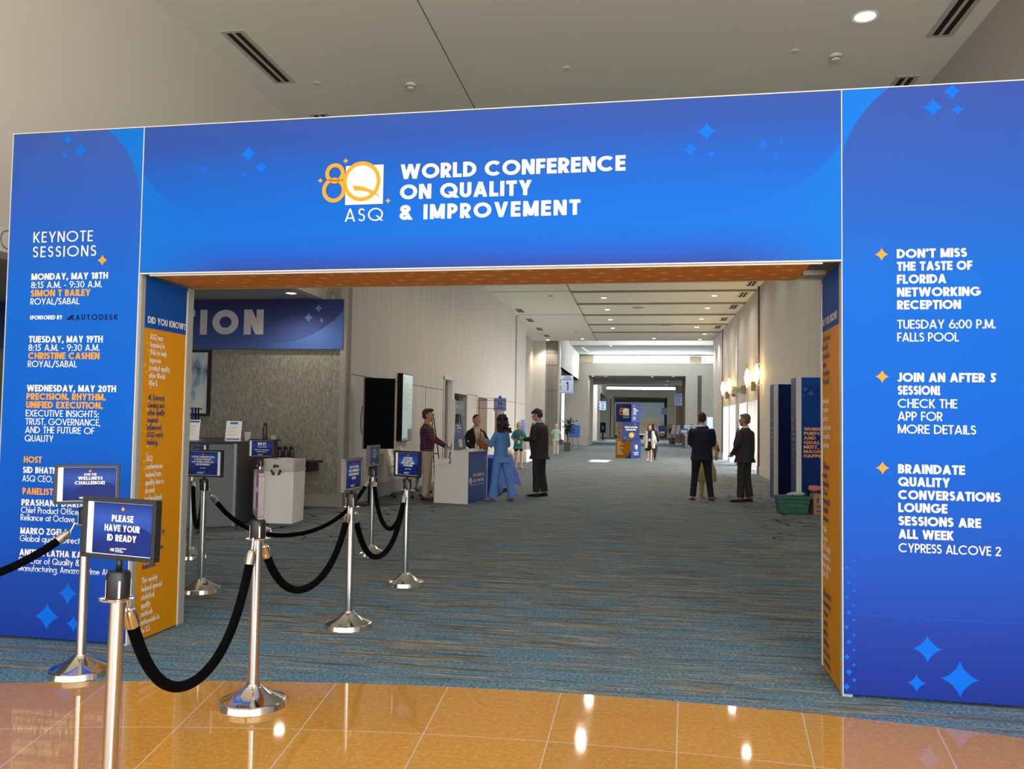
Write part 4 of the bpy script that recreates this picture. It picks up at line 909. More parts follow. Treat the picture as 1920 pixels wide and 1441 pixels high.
mb = MB(); text(mb, 'EXIT', -.335, -.165, .13, .2, fit=.25, y=-.0135); obj('lettering', mb, mat('exit_green', (40, 140, 66), .5), pn)
mb = MB(); mb.box(3.55, 3.6, 41.0, 41.15, 2.25, 2.55); o = obj('wall_box', mb, M_ivory); tag(o, 'small ivory box on the right wall past the last sconce', 'wall box')

# ------------------------------------------------------------------ signs in the hall
M_signlav = mat('sign_lavender', (128, 144, 194), .5); M_signpale = mat('sign_pale_blue', (176, 200, 236), .5); M_ink = mat('sign_ink', (34, 52, 122), .5)
T = thing('restroom_sign', 'lavender blade sign with two figures above the left hall opening', 'sign', (-5.08, 25.5, 2.05), 0)
mb = MB(); mb.box(.53, .92, -.012, .012, -.2, .2); pn = obj('panel', mb, M_signlav, T)
mb = MB(); mb.box(-.0, .92, -.02, .02, .12, .135); mb.box(0, .92, -.02, .02, -.135, -.12); obj('arm', mb, mat('sign_rail', (70, 76, 116), .4), T)
mb = MB(); mb.box(0, .02, -.05, .05, -.3, .3); obj('wall_plate', mb, M_steel, T)
mb = MB(); mb.T = Matrix.Translation((.725, 0, .225)) @ Matrix.Rotation(PI / 4, 4, 'Y'); mb.box(-.045, .045, -.02, .02, -.045, .045); mb.T = None; obj('diamond', mb, mat('sign_diamond', (46, 104, 190), .5), T)
mb = MB()
for cx, dr in ((.69, 0), (.76, 1)):
    mb.disc((cx, -.014, .085), .016, 12, 'y'); mb.poly([(cx - .024, -.014, .062), (cx + .024, -.014, .062), (cx + (.032 if dr else .014), -.014, -.01), (cx - (.032 if dr else .014), -.014, -.01)])
    mb.box(cx - .013, cx - .004, -.0145, -.0135, -.075, 0); mb.box(cx + .004, cx + .013, -.0145, -.0135, -.075, 0)
text(mb, 'RESTROOMS', .725, -.112, .026, .2, fit=.2, align='c', y=-.014); obj('lettering', mb, M_ink, pn)
def ballroom(x0, x1, y, z0, z1, rows, label, m=M_signpale, clips=1):
    T = thing('room_sign', label, 'sign', ((x0 + x1) / 2, y, z0), 0, 'hanging room signs'); w = (x1 - x0) / 2; h = z1 - z0
    mb = MB(); mb.box(-w, w, -.02, .02, 0, h); pn = obj('panel', mb, m, T)
    mb = MB()
    for s, zf, cf, ff in rows: text(mb, s, 0, zf * h, cf * h, .18, fit=ff * 2 * w, align='c', y=-.023)
    mb.box(-w * .9, w * .9, -.0232, -.0222, .04 * h, .05 * h); obj('lettering', mb, M_ink, pn)
    for zf in (.12, .5, .88):
        mb = MB(); xx = -w if clips > 0 else w; mb.box(xx - .08, xx + .05, -.035, .035, zf * h - .035, zf * h + .035); obj('clip', mb, M_ivory, T)
ballroom(-4.22, -3.59, 43.9, 3.08, 4.02, [('CYPRESS', .86, .09, .62), ('BALLROOM', .74, .09, .72), ('1', .17, .48, .2)], 'pale blue hanging sign CYPRESS BALLROOM 1 by the dark column')
ballroom(-3.9, -3.3, 77.9, 2.77, 3.59, [('CYPRESS', .86, .09, .62), ('BALLROOM', .74, .09, .72), ('2', .17, .48, .32)], 'pale blue hanging sign BALLROOM 2 further down the left side')
ballroom(2.63, 3.28, 70, 3.09, 4.08, [('CYPRESS', .84, .08, .7), ('BALLROOM', .72, .08, .75), ('1 & 2', .42, .13, .5), ('3 - 4', .2, .13, .5)], 'blue-grey hanging sign over the walnut door on the right', mat('sign_dull_blue', (150, 172, 200), .5), -1)
ballroom(2.12, 2.70, 93.03, 2.62, 3.37, [('CYPRESS', .78, .1, .7), ('3 - 4', .3, .16, .5)], 'small blue-grey hanging sign at the farthest opening on the right', MATS['sign_dull_blue'], -1)
mb = MB(); mb.box(-5.08, -5.055, 35.1, 36.1, 1.03, 1.62); o = obj('wall_poster', mb, print_mat('print_wallposter', 1.03, 1.62, [(0, (70, 96, 180)), (1, (120, 134, 196))])); tag(o, 'blue poster on the left wall above the white box', 'poster')
mb = MB(); mb.box(-4.75, -4.25, 31, 32.6, 0, .45); o = obj('white_box', mb, M_white, bevel=.02); tag(o, 'low white box by the left wall behind the teal shirt', 'box')
T = thing('wall_screen', 'small grey screen on the pale wall beside the dark column', 'screen', (-5.4, 43.9, 1.8), 0); mb = MB(); mb.box(-.22, .22, -.06, 0, 0, .4); obj('case', mb, mat('grey_case', (120, 124, 132), .4), T); mb = MB(); mb.box(-.19, .19, -.065, -.06, .04, .36); obj('display', mb, mat('dull_display', (130, 146, 176), .3, emit=(120, 140, 180), estr=.3), T)

# ------------------------------------------------------------------ registration alcove
M_ban = print_mat('print_banner', 2.72, 3.6, [(0, (72, 96, 156)), (.5, (62, 74, 124)), (1, (46, 50, 92))], [(-6.35, 4.45, 1.62, False, (80, 112, 178), (0, -6.6, -5.6))])
mb = MB(); mb.box(-13, -5.12, 13.72, 13.76, 2.72, 3.59); bn = obj('banner', mb, M_ban); tag(bn, 'long blue registration banner across the grey woven wall', 'banner')
mb = MB(); text(mb, 'REGISTRATION', -6.58, 2.975, .44, .27, ls=.2, sx=1.13, align='r', y=13.714); obj('lettering', mb, mat('banner_white', (200, 196, 190), .6), bn)
mb = MB()
for x, z, r in ((-5.75, 3.27, .09), (-5.57, 3.43, .075), (-5.51, 3.22, .05)): mb.star(x, z, r, 13.714)
obj('sparkle_print', mb, mat('banner_spark', (92, 120, 184), .6), bn)
T = thing('framed_picture', 'large framed pale abstract picture on the grey woven wall', 'picture', (-8.25, 13.77, 1.53), 0)
mb = MB(); mb.box(-.68, .68, -.05, 0, 0, .045); mb.box(-.68, .68, -.05, 0, 1.13, 1.175); mb.box(-.68, -.635, -.05, 0, .045, 1.13); mb.box(.635, .68, -.05, 0, .045, 1.13); obj('frame', mb, M_black, T)
m, n, l, b = newmat('abstract_print'); tc = n.new('ShaderNodeTexCoord'); mp = n.new('ShaderNodeMapping'); l.new(tc.outputs['Object'], mp.inputs[0]); mp.inputs['Scale'].default_value = (2.2, 1, 1.2); nz = n.new('ShaderNodeTexNoise'); nz.inputs['Scale'].default_value = 1.6; nz.inputs['Detail'].default_value = 5; l.new(mp.outputs[0], nz.inputs['Vector'])
l.new(ramp_node(n, l, nz.outputs['Fac'], [(.30, (70, 84, 100)), (.42, (150, 176, 196)), (.5, (206, 212, 208)), (.7, (224, 222, 212))]), b.inputs['Base Color']); b.inputs['Roughness'].default_value = .4
mb = MB(); mb.box(-.636, .636, -.02, -.01, .04, 1.135); obj('canvas', mb, m, T)
desk = [(-5.54, 10.84), (-5.72, 12.55), (-8.5, 13.0), (-10.5, 13.0), (-10.5, 9.6), (-6.98, 9.6)]
T = thing('reception_desk', 'tall dark grey reception desk with black top in the alcove', 'desk', (0, 0, 0), 0)
mb = MB(); mb.prism(desk, 'z', .0, 1.15); obj('body', mb, mat('desk_charcoal', (52, 50, 50), .5), T)
mb = MB(); mb.poly([(-5.548, 10.83, .02), (-6.975, 9.592, .02), (-6.975, 9.592, 1.14), (-5.548, 10.83, 1.14)]); mb.poly([(-6.98, 9.594, .02), (-10.4, 9.594, .02), (-10.4, 9.594, 1.14), (-6.98, 9.594, 1.14)]); obj('front_panel', mb, mat('desk_grey', (112, 114, 114), .45, .2), T)
mb = MB(); mb.tube([(-5.555, 10.83, 0.01), (-5.555, 10.83, 1.15)], .03, 10); obj('corner_trim', mb, mat('desk_trim', (132, 140, 144), .35, .5), T)
mb = MB(); mb.prism([(-5.50, 10.82), (-5.69, 12.6), (-8.5, 13.05), (-10.5, 13.05), (-10.5, 9.55), (-7.0, 9.55)], 'z', 1.15, 1.175); obj('worktop', mb, mat('desk_top_black', (24, 24, 26), .35), T)
ZD = 1.175
def sheet(x, y, w, h, label, head, rz=0):
    T = thing('notice_sheet', label, 'notice', (x, y, ZD), rz, None)
    mb = MB(); mb.T = Matrix.Rotation(-.12, 4, 'X'); mb.box(-w / 2, w / 2, -.004, .004, .004, h); mb.T = None; pg = obj('page', mb, M_paper, T)
    mb = MB(); mb.poly([(-w / 2, 0, .001), (w / 2, 0, .001), (w / 2, .08, .001), (-w / 2, .08, .001)]); mb.box(-w / 2, w / 2, -.004, .1, 0, .003); obj('stand', mb, M_paper, T)
    mb = MB(); mb.T = Matrix.Rotation(-.12, 4, 'X')
    for z0, z1, x0, x1 in head: mb.box(x0 * w / 2, x1 * w / 2, -.006, -.0045, z0 * h, z1 * h)
    mb.T = None; obj('printing', mb, mat('print_sign_blue', (72, 104, 176), .6), pg)
    mb = MB(); mb.T = Matrix.Rotation(-.12, 4, 'X')
    for k in range(9):
        if k in (3, 6): continue
        mb.box(-w * .38, w * (.36 - .1 * (k % 3)), -.0055, -.0045, h * (.72 - k * .055), h * (.729 - k * .055))
    mb.T = None; obj('text_lines', mb, mat('print_grey', (150, 150, 156), .6), pg)
sheet(-5.75, 11.12, .235, .285, 'white notice with blue logo bar standing on the reception desk', [(.84, .95, -.5, .5), (.06, .13, -.85, .85)])
sheet(-6.36, 11.05, .26, .295, 'white page with blue heading beside the lanyard rack', [(.87, .96, -.9, .9)])
T = thing('pen_cup', 'white speckled cup of coloured pens on the desk', 'pen cup', (-5.69, 11.45, ZD), 0)
mb = MB(); mb.lathe([(.04, 0), (.045, .13), (.04, .13), (.036, .012)], n=18, caps=False); mb.disc((0, 0, .004), .04, 18); obj('cup', mb, mat('speckled_white', (218, 222, 212), .6, var=.3, vscale=(120, 120, 120)), T, smooth=True, autosm=40)
for k, c in enumerate(((200, 60, 50), (210, 120, 40), (200, 190, 60), (70, 150, 80), (60, 90, 180), (190, 70, 90))):
    a = k * 1.05; mb = MB(); mb.tube([(.015 * math.cos(a), .015 * math.sin(a), .01), (.036 * math.cos(a), .036 * math.sin(a), .165 + .01 * (k % 3))], .005, 6); obj('pen', mb, mat('pen_%d' % c[0], c, .4), T)
M_btl = mat('bottle_grey', (84, 84, 86), .35, .4); M_cap = mat('bottle_cap', (18, 18, 20), .4)
def bottle_(x, y, z, label, group=None, h=.225):
    T = thing('water_bottle', label, 'bottle', (x, y, z), 0, group)
    mb = MB(); mb.lathe([(.034, 0), (.037, .006), (.037, h * .74), (.03, h * .82), (.022, h * .86)], n=18); obj('body', mb, M_btl, T, smooth=True, autosm=50)
    mb = MB(); mb.lathe([(.024, h * .84), (.026, h * .86), (.026, h), (.02, h + .012)], n=16); obj('cap', mb, M_cap, T, smooth=True, autosm=50)
    mb = MB(); mb.tube([(-.018, 0, h), (-.016, 0, h + .03), (.016, 0, h + .03), (.018, 0, h)], .005, 6); obj('handle', mb, mat('copper_handle', (176, 130, 100), .3, .8), T)
bottle_(-5.80, 12.25, ZD, 'dark grey water bottle standing alone on the desk end', h=.25)
mb = MB(); mb.box(-5.76, -5.70, 12.38, 12.44, ZD, ZD + .065); o = obj('small_box', mb, mat('cream_card', (206, 196, 168), .7)); tag(o, 'tiny cream box beside the lone water bottle', 'box')
T = thing('lanyard_rack', 'metal rail rack hung with black and blue lanyards on the desk', 'rack', (-6.62, 11.25, ZD), 0)
mb = MB(); mb.tube([(0, -.9, .46), (0, .55, .46)], .014, 10); obj('rail', mb, M_steel, T)
mb = MB(); mb.box(-.1, .1, .4, .5, 0, .01); mb.tube([(0, .45, 0), (0, .45, .46)], .01, 8); mb.tube([(0, -.85, 0), (0, -.85, .46)], .01, 8); mb.box(-.1, .1, -.9, -.8, 0, .01); obj('stand', mb, M_steel, T)
rng = random.Random(2)
for k in range(14):
    y = -.75 + k * .09; c = rng.choice([(20, 20, 24), (20, 20, 24), (28, 52, 128), (32, 66, 160)]); L_ = rng.uniform(.34, .43)
    mb = MB()
    for s in (-1, 1): mb.box(s * .02 - .009, s * .02 + .009, y - .006, y + .006, .455 - L_, .462)
    mb.box(-.03, .03, y - .006, y + .006, .457, .476); q = obj('lanyard', mb, mat('lanyard_%d' % c[2], c, .8), T)
T = thing('wall_counter', 'black shelf counter fixed to the woven wall behind the bin', 'counter', (-5.9, 13.72, 0), 0)
mb = MB(); mb.box(-.9, .46, -.5, .05, .765, .8); obj('top', mb, mat('counter_black', (20, 20, 20), .4), T); mb = MB(); mb.box(-.85, .38, -.4, .05, .62, .765); obj('support', mb, MATS['counter_black'], T)
for k in range(7):
    bottle_(-6.20 + k * .055, 13.45 + .07 * (k % 2), .8, 'dark grey bottle in the row on the black wall counter', 'bottles on the wall counter', .21)
# recycling bin of white cardboard
T = thing('recycling_bin', 'white cardboard recycling bin with plastic liner and dark green symbol', 'bin', (-5.25, 11.65, 0), 0)
bq = [(-.135, -.29), (.32, -.285), (.28, .22), (-.16, .22)]
def sc(q, k): cx = sum(p[0] for p in q) / 4; cy = sum(p[1] for p in q) / 4; return [((x - cx) * k + cx, (y - cy) * k + cy) for x, y in q]
mb = MB(); o4 = [[(x, y, z) for x, y in sc(bq, k)] for z, k in ((0, .96), (.45, 1.0), (.86, 1.02), (.905, 1.025))] ; i4 = [[(x, y, z) for x, y in sc(bq, k)] for z, k in ((.905, .99), (.3, .95))]
mb.loft(o4 + i4); obj('carton', mb, mat('white_cardboard', (236, 230, 218), .8, var=.04, vscale=(2, 2, 1)), T)
mb = MB(); K = 6; rings = []
for z, k in ((.735, 1.03), (.75, 1.045), (.80, 1.04), (.9, 1.045), (.918, 1.03), (.915, .98), (.86, .955)):
    ring = []
    qq = sc(bq, k)
    for a in range(4):
        for t in range(8):
            f = t / 8; x = qq[a][0] * (1 - f) + qq[(a + 1) % 4][0] * f; y = qq[a][1] * (1 - f) + qq[(a + 1) % 4][1] * f
            ring.append((x + .006 * math.sin(f * 23 + z * 60), y + .006 * math.sin(f * 31 + z * 80), z + .006 * math.sin(f * 9 + a)))
    rings.append(ring)
mb.loft(rings, caps=False); obj('liner', mb, mat('bag_plastic', (214, 206, 196), .25, alpha=.75), T, smooth=True)
dv = Vector((bq[1][0] - bq[0][0], bq[1][1] - bq[0][1], 0)).normalized(); mid = Vector(((bq[0][0] + bq[1][0]) / 2, (bq[0][1] + bq[1][1]) / 2, .76)) + Vector((dv.y, -dv.x, 0)) * .022 - dv * .03
mb = MB()
for k in range(3):
    a = PI / 2 + k * 2 * PI / 3
    def P(r, t): return (r * math.cos(a + t), 0, r * math.sin(a + t))
    mb.poly([P(.075, -.75), P(.085, -.35), P(.085, .3), P(.048, .35), P(.05, -.5)])
    mb.poly([P(.10, .28), P(.07, .85), P(.03, .32)])
o = obj('recycling_symbol', mb, mat('symbol_green', (44, 66, 52), .7), T); o.location = mid; o.rotation_euler = (0, 0, math.atan2(dv.y, dv.x))

# ------------------------------------------------------------------ left side of the hall: screens, chairs, easels
M_scr = mat('screen_black', (3, 3, 4), .5, spec=.15); M_wht = mat('white_laminate', (226, 222, 212), .45)
T = thing('floor_screen', 'large switched-off black screen on a thick floor stand', 'screen', (-4.68, 14.5, 0), 0)
mb = MB(); mb.lathe([(.40, 0), (.40, .012), (.34, .022), (.08, .03)], n=36); obj('base', mb, mat('stand_dark', (34, 24, 22), .4), T, smooth=True, autosm=40)
mb = MB(); mb.box(-.17, -.04, -.04, .06, .02, 1.2); obj('post', mb, M_scr, T)
rz = math.atan2(.6, .8)
Rz = Matrix.Translation((-.03, -.02, 0)) @ Matrix.Rotation(rz, 4, 'Z')
mb = MB(); mb.T = Rz; mb.box(-.29, .29, -.10, -.04, .99, 2.26); mb.T = None; obj('housing', mb, M_scr, T, bevel=.01)
mb = MB(); mb.T = Rz; mb.box(-.275, .275, -.104, -.1, 1.005, 2.245); mb.T = None; obj('display', mb, mat('glass_black', (2, 2, 3), .5, spec=.1), T)
mb = MB(); mb.T = Rz; mb.loft([[(-.28, -.04, 1.03), (.28, -.04, 1.03), (.28, -.04, 2.2), (-.28, -.04, 2.2)], [(-.22, .07, 1.12), (.22, .07, 1.12), (.22, .07, 2.1), (-.22, .07, 2.1)]]); mb.T = None; obj('back_cover', mb, M_scr, T)
mb = MB(); mb.T = Rz; mb.box(-.297, -.29, -.106, -.096, 1.0, 2.25); mb.T = None; obj('edge_strip', mb, M_steel, T)  # bright highlight along the housing edge, put in as a steel strip
mb = MB(); mb.T = Rz; mb.tube([(-.285, .0, 1.75), (-.31, .0, 1.55), (-.31, .0, 1.38), (-.285, .0, 1.25)], .008, 6); mb.T = None; obj('cable', mb, M_black, T)
T = thing('wall_display', 'tall pale lit display fixed to the left wall', 'screen', (-5.08, 16.9, 1.07), 0)
mb = MB(); mb.box(0, .115, 0, .77, 0, 1.43); obj('case', mb, M_scr, T)
mb = MB(); mb.box(.115, .118, .02, .75, .02, 1.41); obj('display', mb, mat('display_pale', (140, 165, 162), .3, emit=(150, 180, 176), estr=.28), T)
mb = MB(); rng = random.Random(9)
for k in range(16): mb.box(.1185, .1195, .06, .3 + rng.random() * .4, 1.2 - k * .036, 1.209 - k * .036)
mb.box(.1185, .1195, .05, .2, 1.32, 1.335); obj('text_lines', mb, mat('display_ink', (110, 130, 140), .4), T)
mb = MB(); mb.box(.1185, .1195, .42, .74, .025, .26); mb.box(.1185, .1195, .06, .36, .03, .06); obj('picture_tiles', mb, mat('display_dark', (50, 60, 72), .4), T)
M_seat = mat('white_leather', (206, 196, 178), .5)
def office_chair(x, y, rz, label):
    T = thing('office_chair', label, 'chair', (x, y, 0), rz, 'white office chairs')
    # faces local +X
    def ribbed(pts, w, name):
        rings = []
        for i, p in enumerate(pts):
            p = Vector(p); t = (Vector(pts[min(i + 1, len(pts) - 1)]) - Vector(pts[max(0, i - 1)])).normalized(); nrm = Vector((-t.z, 0, t.x)); th = .022 + .012 * abs(math.sin(i * 1.1))
            rings.append([p + nrm * th + Vector((0, -w, 0)), p + nrm * th + Vector((0, w, 0)), p - nrm * th + Vector((0, w, 0)), p - nrm * th + Vector((0, -w, 0))])
        mb = MB(); mb.loft(rings); return obj(name, mb, M_seat, T, bevel=.008)
    ribbed([(-.24 - .13 * (k / 16) ** 1.0, 0, .48 + .50 * k / 16) for k in range(17)], .23, 'backrest')
    ribbed([(-.24 + .46 * k / 14, 0, .455 - .015 * math.sin(PI * k / 14) - (.02 if k > 12 else 0)) for k in range(15)], .24, 'seat')
    for s in (-1, 1):
        mb = MB(); mb.tube([(-.28, s * .26, .60), (-.1, s * .27, .64), (.12, s * .27, .63)], [(.016, .024)] * 3, 8); mb.tube([(.1, s * .27, .63), (.12, s * .26, .46)], .012, 8); obj('armrest', mb, M_seat, T, smooth=True)
    mb = MB(); mb.tube([(0, 0, .1), (0, 0, .43)], .026, 12); mb.box(-.1, .1, -.07, .07, .40, .43); obj('gas_column', mb, M_chrome, T)
    for k in range(5):
        a = k * 2 * PI / 5 + .3; d = Vector((math.cos(a), math.sin(a), 0))
        mb = MB(); mb.tube([(0, 0, .115), d * .30 + Vector((0, 0, .075))], [.022, .014], 8); L_ = obj('leg', mb, M_chrome, T)
        mb = MB(); c = d * .30; mb.tube([c + Vector((-.02 * d.y, .02 * d.x, .03)), c + Vector((.02 * d.y, -.02 * d.x, .03))], .03, 12); obj('caster', mb, M_black, L_)
office_chair(-4.58, 15.95, .12, 'white ribbed office chair just right of the black screen stand'); office_chair(-4.58, 16.75, .25, 'white ribbed office chair behind the plaid-shirted man, half hidden')
def easel(x, y, h, w, label, rz=0, board=None):
    T = thing('easel', label, 'easel', (x, y, 0), rz, 'easels')
    for s in (-1, 1):
        mb = MB(); mb.tube([(s * w, -.02, 0), (s * .03, .05, h)], .013, 8); obj('leg', mb, M_black, T)
    mb = MB(); mb.tube([(0, .45, 0), (0, .06, h)], .012, 8); obj('leg', mb, M_black, T)
    mb = MB(); mb.box(-w * .62, w * .62, -.03, .0, h * .45, h * .465); obj('ledge', mb, M_black, T)
    return T
easel(-4.72, 18.4, 1.68, .30, 'black tripod easel behind the plaid-shirted man'); easel(-4.2, 18.9, 1.68, .30, 'black tripod easel behind the information sign post', .2)

# ------------------------------------------------------------------ information counter
CR = -.155
T = thing('information_counter', 'white stepped counter with blue front and INFORMATION flag', 'counter', (-3.115, 14.93, 0), CR)
mb = MB(); mb.prism([(-.67, 0.0), (-.67, .70), (-.345, .70), (-.345, .945), (-.012, .945), (-.012, 0)], 'y', .0, 1.05); obj('body', mb, M_wht, T)
mb = MB(); mb.box(-.70, -.335, -.015, 1.065, .70, .722); t1 = obj('worktop', mb, M_wht, T, bevel=.004); mb = MB(); mb.box(-.36, .02, -.015, 1.065, .945, .968); obj('worktop', mb, M_wht, T, bevel=.004)
pb = print_mat('print_counter', 0, .95, [(0, (60, 92, 160)), (.5, (84, 106, 164)), (1, (92, 112, 170))])
mb = MB(); mb.box(-.012, -.006, .012, 1.02, .005, .94); pn = obj('front_panel', mb, pb, T)
mb = MB(); mb.box(-.014, .0, 1.02, 1.05, 0, .945); mb.box(-.014, -.004, 0, .012, 0, .945); obj('edge_trim', mb, M_wht, T)
mb = MB(); text(mb, 'WORLD CONFERENCE ON', .26, .48, .055, .22, fit=.6); text(mb, 'QUALITY & IMPROVEMENT', .26, .38, .055, .22, fit=.6); mb.box(.2, .9, -.001, 0, .33, .338)
mo = MB(); logo80(mb, mo, .1, .36, .1, 0)
o = obj('lettering', mb, M_txt, pn); o.rotation_euler = (0, 0, PI / 2); o.location = (-.0035, 0, 0); o = obj('logo', mo, M_txt, pn); o.rotation_euler = (0, 0, PI / 2); o.location = (-.0035, 0, 0)
mb = MB(); mb.box(-.375, -.335, .10, .14, .722, 1.91); sp_ = obj('sign_post', mb, M_wht, T)
mb = MB(); mb.box(-.36, -.345, .14, .60, 1.64, 1.89); sg = obj('sign_panel', mb, mat('flag_blue', (112, 128, 176), .5), sp_)
mb = MB(); text(mb, 'INFORMATION', .37, 1.735, .075, .22, fit=.36, align='c'); o = obj('lettering', mb, M_txt, sp_); o.rotation_euler = (0, 0, PI / 2); o.location = (-.342, 0, 0)
# brochure board leaning on the counter
cx = Matrix.Translation((-3.115, 14.93, 0)) @ Matrix.Rotation(CR, 4, 'Z')
def cpos(x, y, z): return (cx @ Vector((x, y, z)))[:]
T = thing('poster_board', 'blue board with pictures leaning on the counter behind the post', 'poster', cpos(-.30, .25, .968), CR)
mb = MB(); mb.prism([(-.14, 0.0), (.40, 0), (.30, .50), (-.10, .50)], 'x', -.012, .012); o = obj('board', mb, print_mat('print_board', 0, .5, [(0, (92, 112, 150)), (1, (96, 120, 178))]), T); o.rotation_euler = (0, -.12, 0)
mb = MB(); mb.prism([(.02, .05), (.2, .05), (.2, .2), (.02, .2)], 'x', .0125, .0135); mb.prism([(.0, .4), (.22, .4), (.22, .43), (0, .43)], 'x', .0125, .0135); mb.prism([(.0, .45), (.18, .45), (.18, .475), (0, .475)], 'x', .0125, .0135); q = obj('pictures', mb, mat('print_cream', (206, 200, 180), .6), T); q.rotation_euler = (0, -.12, 0)
mb = MB(); mb.prism([(.0, .33), (.12, .33), (.12, .355), (0, .355)], 'x', .0125, .0135); q = obj('headline', mb, M_txo, T); q.rotation_euler = (0, -.12, 0)
T = thing('paper_stack', 'stack of white papers on the lower counter step', 'papers', cpos(-.53, .25, .722), CR)
rng = random.Random(4)
mb = MB()
for k in range(7): dx, dy = rng.uniform(-.012, .012), rng.uniform(-.012, .012); mb.box(-.11 + dx, .11 + dx, -.15 + dy, .15 + dy, k * .013, k * .013 + .011)
obj('sheets', mb, M_paper, T)
T = thing('paper_stack', 'loose white and pink leaflets on the upper counter top', 'papers', cpos(-.17, .45, .968), CR)
mb = MB()
for k, (dx, dy) in enumerate(((0, 0), (.03, .2), (-.02, .35))): mb.box(-.11 + dx, .1 + dx, -.12 + dy, .1 + dy, k * .004, k * .004 + .004)
obj('sheets', mb, M_paper, T); mb = MB(); mb.box(-.1, 0, -.14, .02, .012, .016); obj('pink_sheet', mb, mat('pink_paper', (220, 150, 156), .6), T)
# cloth-covered table behind
T = thing('display_table', 'table under a bright blue printed cloth behind the blue suit', 'table', (-3.35, 18.0, 0), -.06)
mb = MB(); rings = []
def cl(z, ox, oy, wv):
    r = []
    cs = [(-.38 - ox, -.9 - oy), (.38 + ox, -.9 - oy), (.38 + ox, .9 + oy), (-.38 - ox, .9 + oy)]
    for a in range(4):
        for t in range(10):
            f = t / 10; x = cs[a][0] * (1 - f) + cs[(a + 1) % 4][0] * f; y = cs[a][1] * (1 - f) + cs[(a + 1) % 4][1] * f
            r.append((x * (1 + wv * math.sin(f * 2 * PI * 2.0 + a)), y * (1 + wv * .5 * math.cos(f * 2 * PI * 2)), z + (.10 * (abs(f - .5) * 2) ** 3 * (-1) + .05 if z < .2 else 0)))
    return r
mb.loft([cl(.755, -.02, -.02, 0), cl(.75, 0, 0, 0), cl(.5, .05, .05, .02), cl(.25, .11, .1, .05), cl(.09, .16, .15, .07)]); tc_ = obj('tablecloth', mb, mat('cloth_blue', (34, 94, 206), .8), T, smooth=True, autosm=45)
mb = MB(); text(mb, 'ASQ', -.2, .2, .14, .16, fit=.4); mb.poly([(-.1, 0, .42), (.08, 0, .42), (.02, 0, .62), (-.06, 0, .62)]); o = obj('logo', mb, M_txt, tc_); o.rotation_euler = (-.17, 0, PI / 2); o.location = (.5, -.2, 0)
mb = MB(); mb.poly([(-.24, 0, .28), (.0, 0, .28), (-.07, 0, .6), (-.17, 0, .6)]); text(mb, 'ASQ', -.22, .14, .1, .16, fit=.3); o = obj('logo', mb, M_txt, tc_); o.location = (.1, -1.03, 0); o.rotation_euler = (-.17, 0, 0)
for sx in (-.33, .33):
    for sy in (-.85, .85): mb = MB(); mb.tube([(sx, sy, 0), (sx, sy, .74)], .016, 8); obj('leg', mb, M_steel, T)

# ------------------------------------------------------------------ right side: blue display pillars, crate and boxes
def pillar(y, label, side_rows, front=None):
    T = thing('display_pillar', label, 'display pillar', (2.72, y, 0), 0, 'blue display pillars')
    z1 = 2.38; mb = MB(); mb.box(.01, .83, .01, .55, 0, z1); obj('body', mb, print_mat('print_pillar_%d' % y, 0, z1, [(0, (14, 34, 90)), (.45, (8, 46, 112)), (.75, (6, 64, 140)), (1, (18, 52, 118))] if front else [(0, (10, 24, 70)), (.6, (10, 32, 88)), (1, (12, 36, 90))], [(.95, 1.9, .55, False, (12, 72, 156), (2, 2.15, 2.3))] if front else ()), T)
    mb = MB(); mb.box(0, .012, .0, .55, 0, z1); sd = obj('side_panel', mb, mat('pillar_side', (24, 48, 104), .6), T)
    mb = MB(); mb.box(-.004, .085, -.012, .012, 0, z1 + .008); obj('edge_strip', mb, mat('pillar_edge', (214, 212, 204), .5), T, bevel=.004)
    mb = MB(); ms = MB()
    for k, s in enumerate(side_rows): text(mb, s, .29, 1.44 - k * .095, .05, .16, fit=min(.36, .05 * len(s)), align='c')
    ms.star(.29, 1.62, .05); ms.star(.29, 1.44 - len(side_rows) * .095 - .02, .05)
    for q, m_, nm in ((mb, mat('print_pale', (150, 160, 190), .6), 'lettering'), (ms, mat('print_dull_orange2', (206, 140, 90), .6), 'sparkle_print')):
        o = obj(nm, q, m_, sd); o.rotation_euler = (0, 0, -PI / 2); o.location = (-.004, .57, 0)
    if front:
        mb = MB()
        for k, s in enumerate(front): text(mb, s, .125, 1.435 - k * .0795, .058, .22, sx=1.5, y=.006)
        obj('lettering', mb, mat('print_pillar_orange', (236, 160, 74), .6), T)
        mb = MB()
        for x, z, r in ((.15, 2.17, .055), (.25, 2.1, .06), (.12, 2.06, .03)): mb.star(x, z, r, .006)
        obj('sparkle_print', mb, mat('pillar_spark', (24, 90, 180), .6), T)
rows_ = ['CO-CREATE', 'QUALITY', 'EXCELLENCE', 'Daily', 'TALKS', 'ALL']
pillar(17.96, 'blue display pillar with white corner, the farther of two, plain dark front', rows_)
pillar(15.42, 'blue display pillar with orange words starting WHEN PURPOSE', rows_, ['WHEN', 'PURPOSE', 'AND', 'QUALITY', 'MEET,', 'MAGIC', 'HAPPENS'])
M_green = mat('crate_green', (0, 92, 66), .45)
T = thing('storage_crate', 'green plastic storage crate on the carpet before the blue pillar', 'crate', (2.60, 15.14, 0), 0)
mb = MB(); mb.loft([[(x * k, y * k, z) for x, y in ((-.27, -.16), (.27, -.16), (.27, .16), (-.27, .16))] for z, k in ((0, .88), (.02, .9), (.17, .95), (.175, .985), (.24, 1.0), (.245, 1.04), (.27, 1.05))]); obj('body', mb, M_green, T, bevel=.004)
